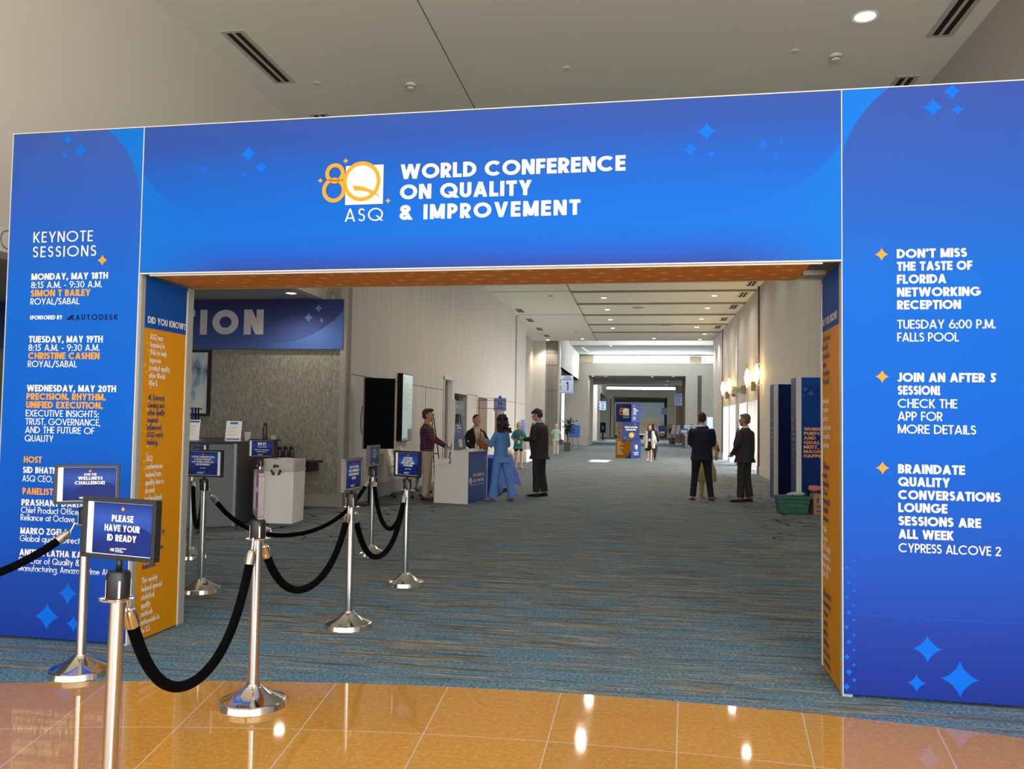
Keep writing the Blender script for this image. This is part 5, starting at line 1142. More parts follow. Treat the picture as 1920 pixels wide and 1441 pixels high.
for s in (-1, 1):
    mb = MB(); mb.T = Matrix.Translation((s * .148, 0, .27)); mb.box(-.146, .146, -.175, .175, 0, .028); mb.box(-.12, .12, -.14, .14, .028, .034); mb.T = None; obj('lid', mb, M_green, T, bevel=.006)
mb = MB()
for k in range(9): x = -.24 + k * .06; mb.box(x - .004, x + .004, -.170, -.14, .18, .26)
mb.box(-.17, .17, -.172, -.14, .12, .155); mb.box(-.13, .13, -.176, -.14, .155, .175); obj('rib', mb, M_green, T)
T = thing('paper_bundle', 'clear bag of white badge papers lying on the green crate', 'papers', (2.66, 15.13, .31), .2)
mb = MB(); rng = random.Random(6)
for k in range(6): mb.T = Matrix.Translation((rng.uniform(-.08, .08), rng.uniform(-.04, .04), .006 + k * .008)) @ Matrix.Rotation(rng.uniform(-.5, .5), 4, 'Z') @ Matrix.Rotation(rng.uniform(-.06, .06), 4, 'X'); mb.box(-.08, .08, -.05, .05, -.002, .002)
mb.T = None; obj('papers', mb, M_paper, T)
mb = MB(); mb.ell((.02, 0, .03), .15, .1, .035, 16, 8); o = obj('bag', mb, mat('clear_bag', (235, 240, 242), .15, alpha=.25), T, smooth=True)
T = thing('cardboard_box', 'brown printed cardboard box right of the green crate', 'box', (3.12, 15.12, 0), 0)
mb = MB(); mb.box(-.2, .2, -.17, .17, 0, .36); obj('carton', mb, mat('cardboard', (160, 126, 90), .8), T)
mb = MB(); rng = random.Random(8)
for i in range(7):
    for j in range(7):
        if rng.random() < .6: mb.box(-.15 + i * .04, -.15 + i * .04 + .03, -.1725, -.1705, .05 + j * .04, .05 + j * .04 + .028)
obj('printing', mb, mat('box_print', (44, 46, 40), .7), T)
mb = MB(); mb.prism([(-.2, 0), (-.06, 0), (-.05, .16), (-.19, .16)], 'y', -.178, -.170); mb.T = None; o = obj('label', mb, M_paper, T); o.location = (.1, 0, .18)
mb = MB(); rng = random.Random(12)
for k in range(16): mb.ell((rng.uniform(-.13, .13), rng.uniform(-.1, .1), .06 + rng.uniform(0, .06)), rng.uniform(.04, .07), rng.uniform(.04, .06), rng.uniform(.03, .05), 9, 6)
o = obj('netting_bundle', mb, mat('pink_net', (206, 128, 128), .8, bump=1, bscale=60), loc=(3.04, 15.12, .35), remesh=.012); tag(o, 'crumpled pink netting bundle on top of the cardboard box', 'bundle')

# ------------------------------------------------------------------ printed cube tower in the middle of the hall
def cube(z, rz, label, cols, draw):
    T = thing('display_cube', label, 'display cube', (-.59, 37.62, z), rz, 'stacked display cubes')
    s = .4; mb = MB(); mb.box(-s + .003, s - .003, -s + .003, s - .003, .001, .797); obj('body', mb, mat('cube_core', (60, 76, 128), .6), T)
    for i, (nm, ang, m_) in enumerate((('front_panel', 0, cols[0]), ('side_panel', PI / 2 if rz < 0 else -PI / 2, cols[1]))):
        mb = MB(); mb.box(-s, s, -s - .002, -s + .004, .001, .799); p = obj(nm, mb, m_, T); p.rotation_euler = (0, 0, ang)
        draw(i, p, -s - .004)
cO = print_mat('cube_orange', 0, .8, [(0, (160, 104, 11)), (1, (168, 111, 14))], [(-.1, .5, .52, False, (36, 54, 114), (0, -.1, .1))])
cB = print_mat('cube_blue', 0, .8, [(0, (36, 57, 122)), (1, (42, 60, 119))]); cN = print_mat('cube_navy', 0, .8, [(0, (26, 41, 95)), (1, (27, 39, 88))], [(.35, .2, .62, False, (39, 47, 101), None)])
cL = print_mat('cube_periwinkle', 0, .8, [(0, (57, 75, 129)), (1, (54, 70, 119))]); cT = mat('cube_tan', (182, 127, 68), .6)
def put(mb, m_, p, nm='lettering'): obj(nm, mb, m_, p)
def d_bottom(i, p, y):
    mb = MB()
    if i == 0:
        for k, s in enumerate(('WHEN', 'PURPOSE', 'AND', 'QUALITY', 'MEET,', 'MAGIC', 'HAPPENS')): text(mb, s, -.32, .68 - k * .088, .058, .22, sx=1.2, y=y)
        put(mb, mat('cube_cream', (238, 214, 160), .6), p)
    else:
        mo = MB(); logo80(mb, mo, -.02, .42, .16, y)
        for k, s in enumerate(('WORLD CONFERENCE', 'ON QUALITY', '& IMPROVEMENT')): text(mb, s, 0, .24 - k * .05, .034, .2, fit=(.5, .3, .42)[k], align='c', y=y)
        put(mb, M_txt, p); put(mo, M_txo, p, 'logo')
def d_mid(i, p, y):
    mb = MB(); mo = MB()
    if i == 0:
        text(mb, 'EDUCATION', .02, .53, .075, .24, fit=.56, align='c', y=y); text(mb, 'SESSIONS', .02, .42, .075, .24, fit=.46, align='c', y=y)
        mo.disc((.05, y, .22), .12, 28, 'y'); put(mo, mat('cube_gold', (240, 172, 52), .6), p, 'arrow_disc')
        mb.box(-.01, .1, y - .002, y - .001, .21, .23); mb.poly([(.07, y - .002, .27), (.12, y - .002, .22), (.07, y - .002, .17), (.055, y - .002, .185), (.09, y - .002, .22), (.055, y - .002, .255)])
        put(mb, M_txt, p); ms = MB(); ms.star(-.25, .1, .05, y); ms.star(.2, .7, .06, y); put(ms, mat('cube_spark', (96, 120, 186), .6), p, 'sparkle_print')
    else:
        text(mb, 'ALL', 0, .62, .07, .2, fit=.2, align='c', y=y); text(mb, 'SESSIONS', 0, .48, .06, .2, fit=.4, align='c', y=y); mb.disc((0, y, .22), .11, 20, 'y', .17); put(mb, mat('cube_ink', (62, 64, 110), .6), p); mo.star(0, .22, .09, y - .001); put(mo, cT, p, 'logo')
def d_top(i, p, y):
    mb = MB(); mo = MB()
    if i == 0:
        logo80(mb, mo, -.02, .29, .3, y); put(mb, M_txt, p, 'logo_square'); put(mo, M_txo, p, 'logo')
    else:
        for k, s in enumerate(('WORLD', 'CONFERENCE', 'QUALITY', '& MORE', '', 'MAY 18', 'TO 20')): text(mb, s, -.25, .56 - k * .078, .05, .22, sx=1.1, y=y)
        put(mb, M_txt, p); text(mo, 'TODAY', -.25, .68, .045, .2, sx=1.0, y=y); put(mo, mat('cube_coral', (220, 120, 80), .6), p)
cube(0, -.54, 'bottom cube of the printed tower, orange face with cream words', (cO, cB), d_bottom)
cube(.801, .27, 'middle cube of the tower, EDUCATION SESSIONS with gold arrow', (cL, cT), d_mid)
cube(1.602, -.54, 'top cube of the tower, navy with orange ring logo', (cN, cL), d_top)

# ------------------------------------------------------------------ plants, boards and stands far down the hall
M_leaf = mat('leaf_dark', (38, 58, 40), .5, var=.35, vscale=(9, 9, 9)); M_stem = mat('plant_stem', (84, 70, 50), .8)
def plant(x, y, h, r, potc, ph, pw, label, seed=1):
    T = thing('potted_plant', label, 'plant', (x, y, 0), 0, 'potted plants'); rng = random.Random(seed)
    mb = MB(); mb.loft([[(sx * w, sy * w, z) for sx, sy in ((-1, -1), (1, -1), (1, 1), (-1, 1))] for z, w in ((0, pw * .8), (ph, pw), (ph, pw * .9), (ph - .05, pw * .88))]); obj('pot', mb, potc, T)
    mb = MB(); tips = []
    for k in range(7):
        a = rng.random() * 6.28; q = rng.uniform(.1, .9) * r; top = Vector((math.cos(a) * q, math.sin(a) * q, rng.uniform(.72, .97) * h)); mb.tube([(rng.uniform(-.03, .03), rng.uniform(-.03, .03), ph - .05), top * .5 + Vector((0, 0, ph * .4)), top], [.012, .009, .004], 6); tips.append(top)
    obj('stem', mb, M_stem, T)
    mb = MB()
    for k in range(230):
        tp = rng.choice(tips); f = rng.uniform(.45, 1.05); c = Vector((tp.x * f + rng.gauss(0, r * .33), tp.y * f + rng.gauss(0, r * .33), ph + (tp.z - ph) * f + rng.gauss(0, .08)))
        c.z = min(max(c.z, ph + .05), h + .03); rot = Euler((rng.uniform(-.9, .9), rng.uniform(-.9, .9), rng.random() * 6.28)).to_matrix(); L_ = rng.uniform(.09, .15); w_ = L_ * .36
        mb.poly([c + rot @ Vector(p) for p in ((-L_ / 2, 0, 0), (-L_ * .1, w_, .015), (L_ * .2, w_ * .8, .01), (L_ / 2, 0, -.02), (L_ * .2, -w_ * .8, .01), (-L_ * .1, -w_, .015))])
    obj('foliage', mb, M_leaf, T)
plant(-3.98, 45.3, 1.76, .34, mat('pot_olive', (96, 94, 66), .6), .46, .19, 'leafy dark plant in an olive square pot beside the dark column', 3)
plant(-4.75, 39.8, 1.62, .24, mat('pot_black', (44, 42, 40), .6), .5, .15, 'potted plant mostly hidden behind the man reading his phone', 5)
plant(2.35, 66.0, 1.5, .42, mat('pot_brown', (58, 44, 40), .6), .5, .26, 'dark plant in a brown square pot before the far right wall', 8)
T = easel(-3.98, 50, 1.45, .3, 'easel with bright blue sheet behind the leafy plant', .3)
mb = MB(); mb.box(-.32, .32, -.06, -.04, .66, 1.4); obj('sheet', mb, mat('sheet_blue', (62, 120, 224), .5), T)
T = thing('floor_screen', 'small black screen on a post standing by the second dark column', 'screen', (-3.45, 75.5, 0), 0)
mb = MB(); mb.box(-.25, .25, -.05, .05, .69, 1.62); obj('housing', mb, M_scr, T); mb = MB(); mb.box(-.06, .06, -.03, .03, .02, .69); obj('post', mb, M_scr, T); mb = MB(); mb.box(-.35, .35, -.25, .25, 0, .03); obj('base', mb, M_scr, T)
mb = MB(); mb.box(-.05, .05, -.053, -.05, 1.0, 1.3); obj('display_mark', mb, mat('mark_pale', (90, 110, 150), .5), T)
T = easel(3.3, 56.4, 1.6, .35, 'easel holding the white board with red and green drawings', 0)
mb = MB(); mb.box(-.52, .62, -.07, -.04, .83, 1.5); bd = obj('board', mb, M_paper, T)
mb = MB(); mb.box(-.38, -.16, -.073, -.07, .88, 1.06); mb.box(.2, .5, -.073, -.07, .9, 1.0); mb.disc((.15, -.0725, 1.2), .1, 12, 'y'); obj('drawing', mb, mat('ink_red', (206, 60, 72), .6), bd)
mb = MB(); mb.disc((-.05, -.0725, 1.36), .07, 12, 'y'); mb.box(.1, .4, -.073, -.07, 1.36, 1.42); q = obj('drawing', mb, mat('ink_green', (90, 150, 120), .6), bd)
mb = MB(); mb.box(-.4, -.05, -.073, -.07, 1.1, 1.16); mb.box(.3, .55, -.073, -.07, 1.1, 1.3); obj('drawing', mb, mat('ink_blue', (90, 150, 210), .6), bd)
T = thing('notice_stand', 'small blue and white notice stand in front of the drawing board', 'notice', (2.72, 55.4, 0), 0)
mb = MB(); mb.box(-.25, .25, -.02, .02, .95, 1.28); obj('board', mb, mat('notice_blue', (58, 118, 206), .5), T); mb = MB(); mb.box(-.17, .2, -.023, -.02, 1.0, 1.16); obj('sheet', mb, M_paper, T); mb = MB(); mb.tube([(0, .03, .02), (0, .03, 1.0)], .014, 8); mb.box(-.16, .16, -.1, .16, 0, .02); obj('stand', mb, M_black, T)
T = thing('board_stand', 'pale metal stand with two slanted patterned boards', 'stand', (2.30, 59.6, 0), .1)
mb = MB()
for x in (-.28, .28): mb.tube([(x, -.05, 0), (x, .05, .95)], .014, 8); mb.tube([(x, .3, 0), (x, .05, .95)], .014, 8)
for z in (.4, .82): mb.tube([(-.28, -.02, z), (.28, -.02, z)], .012, 8)
obj('frame', mb, M_steel, T)
for x in (-.16, .16): mb = MB(); mb.T = Matrix.Translation((x, -.05, .84)) @ Matrix.Rotation(.18, 4, 'Y'); mb.box(-.12, .12, -.015, .015, 0, .66); mb.T = None; obj('board', mb, mat('terrazzo_board', (186, 178, 168), .6, var=.25, vscale=(14, 14, 14)), T)
T = easel(1.78, 74, 1.5, .3, 'navy sign with an orange panel on an easel at the far passage'); mb = MB(); mb.box(-.34, .34, -.06, -.035, .6, 1.42); sh = obj('sheet', mb, mat('sheet_navy', (44, 56, 104), .5), T); mb = MB(); mb.box(-.2, .2, -.064, -.06, .72, .92); obj('panel', mb, mat('panel_peach', (224, 160, 120), .5), sh)
T = thing('wall_screen', 'bright bluish lit screen past the end of the right wall', 'screen', (4.05, 50, 1.12), 0); mb = MB(); mb.box(-.3, .3, 0, .08, 0, .9); obj('case', mb, M_ivory, T); mb = MB(); mb.box(-.26, .26, -.006, 0, .04, .86); obj('display', mb, mat('display_blue', (190, 214, 246), .3, emit=(180, 210, 250), estr=.8), T); mb = MB(); mb.tube([(0, .04, -1.12), (0, .04, .1)], .03, 10); mb.box(-.25, .25, -.2, .25, -1.12, -1.09); obj('stand', mb, M_steel, T)
# ------------------------------------------------------------------ people
SKIN = {'light': (214, 160, 132), 'tan': (190, 132, 100), 'brown': (150, 98, 70), 'pale': (222, 172, 148)}
def cloth_mat(name, col, rough=.85): return mat(name, col, rough, var=.08, vscale=(14, 14, 14))
class Person:
    """facing local -Y; x>0 is the person's left hand side"""
    def __init__(s, label, x, y, rz, H=1.75, skin='light', arms=None, legs=None, lean=0.0, head=(0, 0), build=1.0, hands=True, curl=(.5, .5), hip=None):
        s.k = H / 1.75; s.lean = lean; s.build = build
        s.T = thing('person', label, 'person', (x, y, 0), rz)
        s.skin = mat('skin_' + skin, SKIN[skin], .55, var=.04, vscale=(20, 20, 20))
        s.arms = arms or {}; s.legs = legs or {}; s.head = head; s.curl = curl
        k = s.k; b = build
        up = s.up
        s.hipz = .93
        s.J = {}
        for sd, sg in (('L', 1), ('R', -1)):
            s.J['sh' + sd] = up((sg * .162 * b, .005, 1.356))
            e, w, hd, pn = s.arms.get(sd, ((sg * .235 * b, .03, 1.14), (sg * .25 * b, -.05, .90), (0, -.25, -1), (-sg, -.1, 0)))
            s.J['el' + sd] = Vector(e); s.J['wr' + sd] = Vector(w); s.J['hd' + sd] = Vector(hd).normalized(); s.J['pn' + sd] = Vector(pn).normalized()
            hip, kn, an, toe = s.legs.get(sd, ((sg * .09, 0, .92), (sg * .10, -.015, .5), (sg * .105, .01, .085), (sg * .15, -1, 0)))
            s.J['hp' + sd] = Vector(hip); s.J['kn' + sd] = Vector(kn); s.J['an' + sd] = Vector(an); s.J['to' + sd] = Vector(toe).normalized()
        s.neck = up((0, .015, 1.47)); s.hr = Matrix.Rotation(head[0], 3, 'Z') @ Matrix.Rotation(head[1], 3, 'X')   # yaw, pitch (+ = look down)
        s.hc = s.neck + Matrix.Rotation(head[0], 3, 'Z') @ Vector((0, -.02 - .08 * math.sin(head[1]), .142 - .02 * abs(math.sin(head[1]))))
        s.body()
    def up(s, p):
        """upper body points follow the forward lean"""
        p = Vector(p)
        if p.z > .95 and s.lean:
            d = p - Vector((0, 0, .95)); d = Matrix.Rotation(s.lean, 3, 'X') @ d; p = d + Vector((0, 0, .95))
        return p
    def P(s, p): return Vector(p) * s.k
    hs = 1.07
    def H(s, p): return (s.hc + s.hr @ (Vector(p) * s.hs)) * s.k
    def mk(s, name, mb, m, vox=0, sm=0, parent=None, smooth=True): return obj(name, mb, m, parent or s.T, smooth=smooth, remesh=vox, smoothit=sm)
    def torso(s, mb, rings):
        R = []
        for z, cy, rx, ry in rings:
            c = []
            for q in range(20):
                a = 2 * PI * q / 20; ca, sa = math.cos(a), math.sin(a); e = .8
                c.append(s.P(s.up((rx * math.copysign(abs(ca) ** e, ca), cy + ry * math.copysign(abs(sa) ** e, sa), z))))
            R.append(c)
        mb.loft(R)
    def limb(s, mb, pts, rad): mb.capsule([s.P(p) for p in pts], [r * s.k if not isinstance(r, tuple) else (r[0] * s.k, r[1] * s.k) for r in rad], 12)
    def body(s):
        mb = MB(); k = s.k; J = s.J
        bt = min(build_ := s.build, 1.0) * .86; s.torso(mb, [(z, y, rx * bt, ry * bt) for z, y, rx, ry in ((.86, 0, .13, .09), (.95, 0, .135, .095), (1.1, -.005, .125, .085), (1.26, 0, .145, .095), (1.34, .005, .14, .085))] + [(1.43, .012, .072, .056)])
        s.limb(mb, [s.neck - Vector((0, 0, .03)), s.neck.lerp(s.hc, .6)], [.056, .052])
        # head: cranium, face, jaw, nose, ears, brow
        def E(c, r): mb.ell(s.H(c), r[0] * k * s.hs, r[1] * k * s.hs, r[2] * k * s.hs, 18, 11, s.hr)
        E((0, .012, .03), (.073, .090, .085)); E((0, -.022, -.01), (.062, .066, .088)); E((0, -.045, -.065), (.042, .04, .04))
        E((0, -.09, -.012), (.013, .018, .026)); E((0, -.101, -.022), (.014, .014, .011)); E((0, -.083, -.055), (.024, .012, .009))
        for sg in (-1, 1): E((sg * .074, .01, -.005), (.009, .02, .031)); E((sg * .036, -.066, -.03), (.02, .018, .02))
        for sd in 'LR':
            s.limb(mb, [J['sh' + sd], J['sh' + sd].lerp(J['el' + sd], .5), J['el' + sd]], [.046, .042, .035]); s.limb(mb, [J['el' + sd], J['el' + sd].lerp(J['wr' + sd], .35), J['wr' + sd]], [.037, .038, .026])
            s.hand(mb, J['wr' + sd], J['hd' + sd], J['pn' + sd], 1 if sd == 'L' else -1, s.curl[0 if sd == 'L' else 1])
            s.limb(mb, [J['hp' + sd], J['hp' + sd].lerp(J['kn' + sd], .5), J['kn' + sd]], [.062 * bt / .86, .060, .048]); s.limb(mb, [J['kn' + sd], J['kn' + sd].lerp(J['an' + sd], .35) + Vector((0, .012, 0)), J['an' + sd]], [.048, .053, .033])
            an = J['an' + sd]; to = J['to' + sd]; s.limb(mb, [an + Vector((0, 0, -.03)), an + to * .08 + Vector((0, 0, -.05)), an + to * .15 + Vector((0, 0, -.062))], [.034, .03, .02])
        s.obj = s.mk('body', mb, s.skin, .0068 * k, 2)
        mb = MB()
        for sg in (-1, 1): mb.ell(s.H((sg * .031, -.079, .012)), .011 * k, .006 * k, .007 * k, 10, 6, s.hr)
        s.mk('eyes', mb, mat('eye_dark', (40, 30, 26), .3)); mb = MB()
        for sg in (-1, 1): mb.ell(s.H((sg * .031, -.083, .032)), .019 * k, .006 * k, .004 * k, 10, 6, s.hr)
        s.brow = mb
        mb = MB(); mb.ell(s.H((0, -.093, -.055)), .021 * k, .006 * k, .006 * k, 10, 6, s.hr); s.mk('mouth', mb, mat('lips', (160, 88, 80), .5))
    def hand(s, mb, w, d, n, sg, curl):
        k = s.k; n = (n - d * n.dot(d)).normalized(); a = d.cross(n).normalized()     # a: across the palm
        thumb = a * (1 if a.dot(Vector((0, -1, .6))) > 0 else -1)
        def q(l, ac, up=0): return (w + d * l + thumb * ac + n * up) * k
        mb.capsule([q(.0, 0), q(.045, 0), q(.085, 0)], [(.018 * k, .024 * k), (.015 * k, .037 * k), (.013 * k, .037 * k)], 12, up=n)
        for i, (ac, L_) in enumerate(((.030, .07), (.011, .08), (-.010, .075), (-.029, .058))):
            pts = [q(.085, ac)]; ang = 0.12 + .1 * i * curl; p = Vector((.085, 0))
            for seg, f in enumerate((.42, .32, .26)):
                ang += curl * (.5 + .3 * seg); p = p + Vector((math.cos(ang), math.sin(ang))) * L_ * f; pts.append(q(p.x, ac * (1 - .1 * seg), p.y))
            mb.capsule(pts, [.0092 * k, .0088 * k, .0082 * k, .0072 * k], 8)
        mb.capsule([q(.02, .03, .004), q(.05, .052, .015), q(.078, .056, .028)], [.0125 * k, .0105 * k, .0085 * k], 8)
    # ---------------- clothing
    def top(s, m, name='jacket', z0=.80, flare=.02, fit=0.0, sleeve=1.0, waist=.0, neckz=1.45, rad=.0, vox=.010, belly=.0, dp=1.0):
        mb = MB(); J = s.J; b = s.build; g = fit
        s.torso(mb, [(z, y, rx, ry * (dp if z < 1.4 else 1)) for z, y, rx, ry in [(z0, -.0, .165 * b + g + flare, .118 * b + g + flare), (z0 + .1, 0, .162 * b + g + flare * .5, .115 * b + g), (1.02, -.005 - belly * .3, .158 * b + g - waist, .115 * b + g - waist * .6 + belly), (1.15, -.006 - belly * .4, .160 * b + g - waist, .118 * b + g - waist * .6 + belly), (1.28, 0, .178 * b + g, .122 * b + g), (1.345, .004, .184 * b + g, .115 * b + g), (1.385, .008, .172 * b + g, .100 * b + g), (1.425, .01, .118 + g, .08 + g), (neckz + .012, .012, .07 + g, .062 + g)]])
        for sd in 'LR':
            sh, el, wr = J['sh' + sd], J['el' + sd], J['wr' + sd]; r = rad
            if sleeve > .6:
                end = el.lerp(wr, (sleeve - .5) * 2 * .98)
                s.limb(mb, [sh, sh.lerp(el, .5), el], [.061 * b + r, .060 * b + r, .053 + r]); s.limb(mb, [el, el.lerp(end, .5), end], [.054 + r, .050 + r, .042 + r])
            else:
                s.limb(mb, [sh, sh.lerp(el, sleeve * 2)], [.064 * b + r, .062 + r])
        return s.mk(name, mb, m, vox * s.k, 3)
    def trousers(s, m, name='trousers', top=.98, wide=.0, hem=.055, end=.06, shorts=None):
        mb = MB(); J = s.J; b = s.build
        s.torso(mb, [(.80, 0, .165 * b, .115), (.88, 0, .170 * b, .12), (top, 0, .158 * b, .112)])
        for sd in 'LR':
            hp, kn, an = J['hp' + sd], J['kn' + sd], J['an' + sd]
            if shorts: s.limb(mb, [hp + Vector((0, 0, -.04)), hp.lerp(kn, shorts)], [.096, .094])
            else:
                e = an + Vector((0, .005, end - .085 + .03))
                s.limb(mb, [hp + Vector((0, 0, -.05)), hp.lerp(kn, .5), kn], [.098 * b, .086 + wide * .5, .068 + wide])
                mb.tube([s.P(p) for p in (kn, kn.lerp(e, .4), kn.lerp(e, .8), e)], [(.068 + wide) * s.k, (.064 + wide) * s.k, (hem + .004 + wide) * s.k, (hem + wide) * s.k], 14)
        return s.mk(name, mb, m, .010 * s.k, 3)
    def skirt(s, m, z0, name='dress', w=.2, zt=1.0, d=.14):
        mb = MB(); s.torso(mb, [(z0, 0, w, d), (z0 + (zt - z0) * .5, 0, w * .92, d * .94), (zt - .08, 0, .168, .118), (zt, 0, .15, .11)]); return s.mk(name, mb, m)
    def shoes(s, m, heel=0, sole=None):
        for sd in 'LR':
            an, to = s.J['an' + sd], s.J['to' + sd]; up = Vector((0, 0, 1)); side = to.cross(up).normalized(); zf = an.z - .085
            mb = MB(); R = []
            for l, w, h in ((-.07, .024, .055), (-.06, .034, .075), (-.01, .040, .085), (.05, .042, .066), (.11, .045, .050), (.16, .038, .04), (.19, .02, .03), (.198, .008, .022)):
                c = an + to * l; ring = []
                hz = heel * max(0, 1 - max(0, l + .07) / .17)
                for q in range(12):
                    a = 2 * PI * q / 12; z = h * (.5 + .5 * math.sin(a)); z = max(z, .004)
                    ring.append(s.P(Vector((c.x, c.y, zf)) + side * w * math.cos(a) + up * (z + hz)))
                R.append(ring)
            mb.loft(R); o = s.mk('shoe', mb, m)
            if heel: mb = MB(); c = an + to * -.06; mb.tube([s.P((c.x, c.y, zf)), s.P((c.x, c.y, zf + heel + .02))], [.006 * s.k, .012 * s.k], 8); s.mk('heel', mb, m, parent=o)
            if sole:
                mb = MB(); pts = [s.P(Vector((an.x, an.y, zf)) + to * l + side * w) for l, w in ((-.075, -.03), (-.075, .03), (.05, .045), (.12, .047), (.19, .025), (.2, -.02), (.12, -.047), (.05, -.045))]
                mb.loft([[p for p in pts], [p + Vector((0, 0, .018)) for p in pts]]); s.mk('sole', mb, sole, parent=o, smooth=False)
    def hair(s, m, style='short', seed=1):
        k = s.k; mb = MB(); rng = random.Random(seed)
        def E(c, r): mb.ell(s.H(c), r[0] * k * s.hs, r[1] * k * s.hs, r[2] * k * s.hs, 16, 10, s.hr)
        if style == 'short':
            E((0, .028, .045), (.079, .088, .085)); E((0, -.015, .088), (.064, .072, .034)); E((0, .05, -.01), (.072, .06, .06))
        elif style == 'buzz': E((0, .02, .04), (.076, .090, .083)); E((0, .04, 0), (.072, .066, .07))
        elif style == 'quiff':
            E((0, .028, .045), (.079, .088, .085)); E((0, -.02, .1), (.06, .075, .036)); E((0, -.055, .108), (.05, .038, .026)); E((0, .05, -.01), (.072, .06, .06))
        elif style == 'bob':
            E((0, .025, .04), (.086, .094, .09)); E((0, .045, -.04), (.085, .07, .075))
            for sg in (-1, 1): E((sg * .074, .01, -.03), (.022, .05, .075))
        elif style == 'curly':
            for q in range(150):
                a = rng.uniform(0, 2 * PI); z = rng.uniform(-.22, .10); rr_ = (.088 + .025 * min(1, max(0, -z * 6))) * (1 if z < .05 else .7); y = .03 + rr_ * math.sin(a); x = rr_ * math.cos(a) * (1.05 + .25 * max(0, -z * 3))
                if y < -.03 and z < .06: continue
                r_ = rng.uniform(.016, .024); E((x, y + max(0, -z) * .25, z), (r_, r_, r_ * 1.3))
            E((0, .035, .045), (.086, .09, .088)); E((0, .075, -.09), (.095, .06, .12))
        elif style == 'long':
            E((0, .025, .042), (.084, .094, .09)); E((0, .06, -.09), (.09, .05, .14))
            for sg in (-1, 1): E((sg * .078, .0, -.08), (.026, .045, .13)); E((sg * .088, -.02, -.16), (.026, .035, .08))
        o = s.mk('hair', mb, m, .008 * k, 2)
        s.mk('eyebrows', s.brow, m); return o
    def shirt_v(s, m, tie=None, open_=.055, depth=.20, z1=1.475, dp=1.0):
        """shirt front showing in the jacket opening, standing collar round the neck"""
        mb = MB(); k = s.k; b = s.build
        yf = lambda z: -(.126 * b + .002) * dp if z < 1.38 else -.126 * b * dp + (z - 1.38) * .6
        rows = []
        for i in range(7):
            f = i / 6; z = 1.455 - depth * f; w = open_ * (1 - f) + .004
            rows.append([s.P(s.up((x, yf(z) - .004 - .004 * (1 - abs(x) / max(w, .001)), z))) for x in (-w, -w * .4, 0, w * .4, w)])
        for r1, r2 in zip(rows[:-1], rows[1:]):
            for q in range(4): mb.poly([r1[q], r1[q + 1], r2[q + 1], r2[q]])
        c0 = s.up((0, .010, 1.445)); c1 = s.up((0, .012, 1.49))
        ring = lambda c, rx, ry: [s.P(c + Vector((rx * math.cos(2 * PI * q / 18), ry * math.sin(2 * PI * q / 18), .012 * math.sin(2 * PI * q / 18)))) for q in range(18)]
        mb.loft([ring(c0, .085, .072), ring(c1, .064, .064), ring(c1, .057, .057)], caps=False)
        o = s.mk('shirt', mb, m)
        if tie:
            mb = MB()
            for z0_, z1_, w0, w1 in ((1.44, 1.415, .018, .014), (1.415, 1.455 - depth, .014, .03)):
                a = s.P(s.up((0, yf(z0_) - .012, z0_))); c = s.P(s.up((0, yf(z1_) - .012, z1_))); mb.poly([a + Vector((-w0, 0, 0)) * k, a + Vector((w0, 0, 0)) * k, c + Vector((w1, 0, 0)) * k, c + Vector((-w1, 0, 0)) * k])
            s.mk('tie', mb, tie)
        return o
    def lanyard(s, m, badge=True, zb=1.05, yo=-.135):
        mb = MB(); k = s.k; b = s.build
        pts = lambda sg: [s.up((sg * .03, .075, 1.475)), s.up((sg * .072, .015, 1.48)), s.up((sg * .07, -.075 * b, 1.425)), s.up((sg * .045, yo - .004, 1.3)), s.up((sg * .008, yo - .006, zb + .06))]
        for sg in (-1, 1): mb.tube([s.P(p) for p in pts(sg)], [(.009 * k, .004 * k)] * 5, 8)
        s.mk('lanyard', mb, m)
        if badge:
            mb = MB(); c = s.up((0, yo - .01, zb)); mb.box((c.x - .05) * k, (c.x + .05) * k, (c.y - .004) * k, (c.y + .002) * k, (c.z - .065) * k, (c.z + .065) * k); s.mk('badge', mb, mat('badge_white', (226, 226, 224), .5), smooth=False)
    def glasses(s):
        mb = MB(); k = s.k
        for sg in (-1, 1):
            mb.tube([s.H((sg * .033 + .022 * math.cos(2 * PI * q / 12), -.094, .01 + .017 * math.sin(2 * PI * q / 12))) for q in range(13)], .002 * k, 5); mb.tube([s.H((sg * .055, -.092, .013)), s.H((sg * .078, -.02, .012)), s.H((sg * .078, .02, .004))], .002 * k, 5)
        mb.tube([s.H((-.011, -.095, .013)), s.H((.011, -.095, .013))], .002 * k, 5); s.mk('glasses', mb, mat('glasses_dark', (40, 36, 36), .3))
M_suit = cloth_mat('suit_charcoal', (46, 42, 42)); M_suit2 = cloth_mat('suit_grey', (50, 47, 46)); M_navys = cloth_mat('suit_navy', (20, 22, 38)); M_shoe = mat('shoe_black', (16, 15, 15), .35); M_shoeb = mat('shoe_brown', (66, 38, 30), .4)
M_shirtw = mat('shirt_white', (214, 216, 222), .8); M_shirtb = mat('shirt_blue', (150, 178, 220), .8); M_hairb = mat('hair_brown', (48, 34, 28), .6, var=.3, vscale=(60, 60, 60)); M_hairk = mat('hair_black', (14, 11, 11), .5, var=.3, vscale=(60, 60, 60)); M_hairg = mat('hair_grey', (96, 92, 90), .6, var=.45, vscale=(50, 50, 50)); M_hairbl = mat('hair_blond', (176, 140, 100), .6, var=.2, vscale=(50, 50, 50)); M_hairw = mat('hair_white', (206, 190, 172), .6, var=.1, vscale=(50, 50, 50))
M_lime = mat('lanyard_lime', (150, 200, 60), .6)
E_ = lambda *a: a
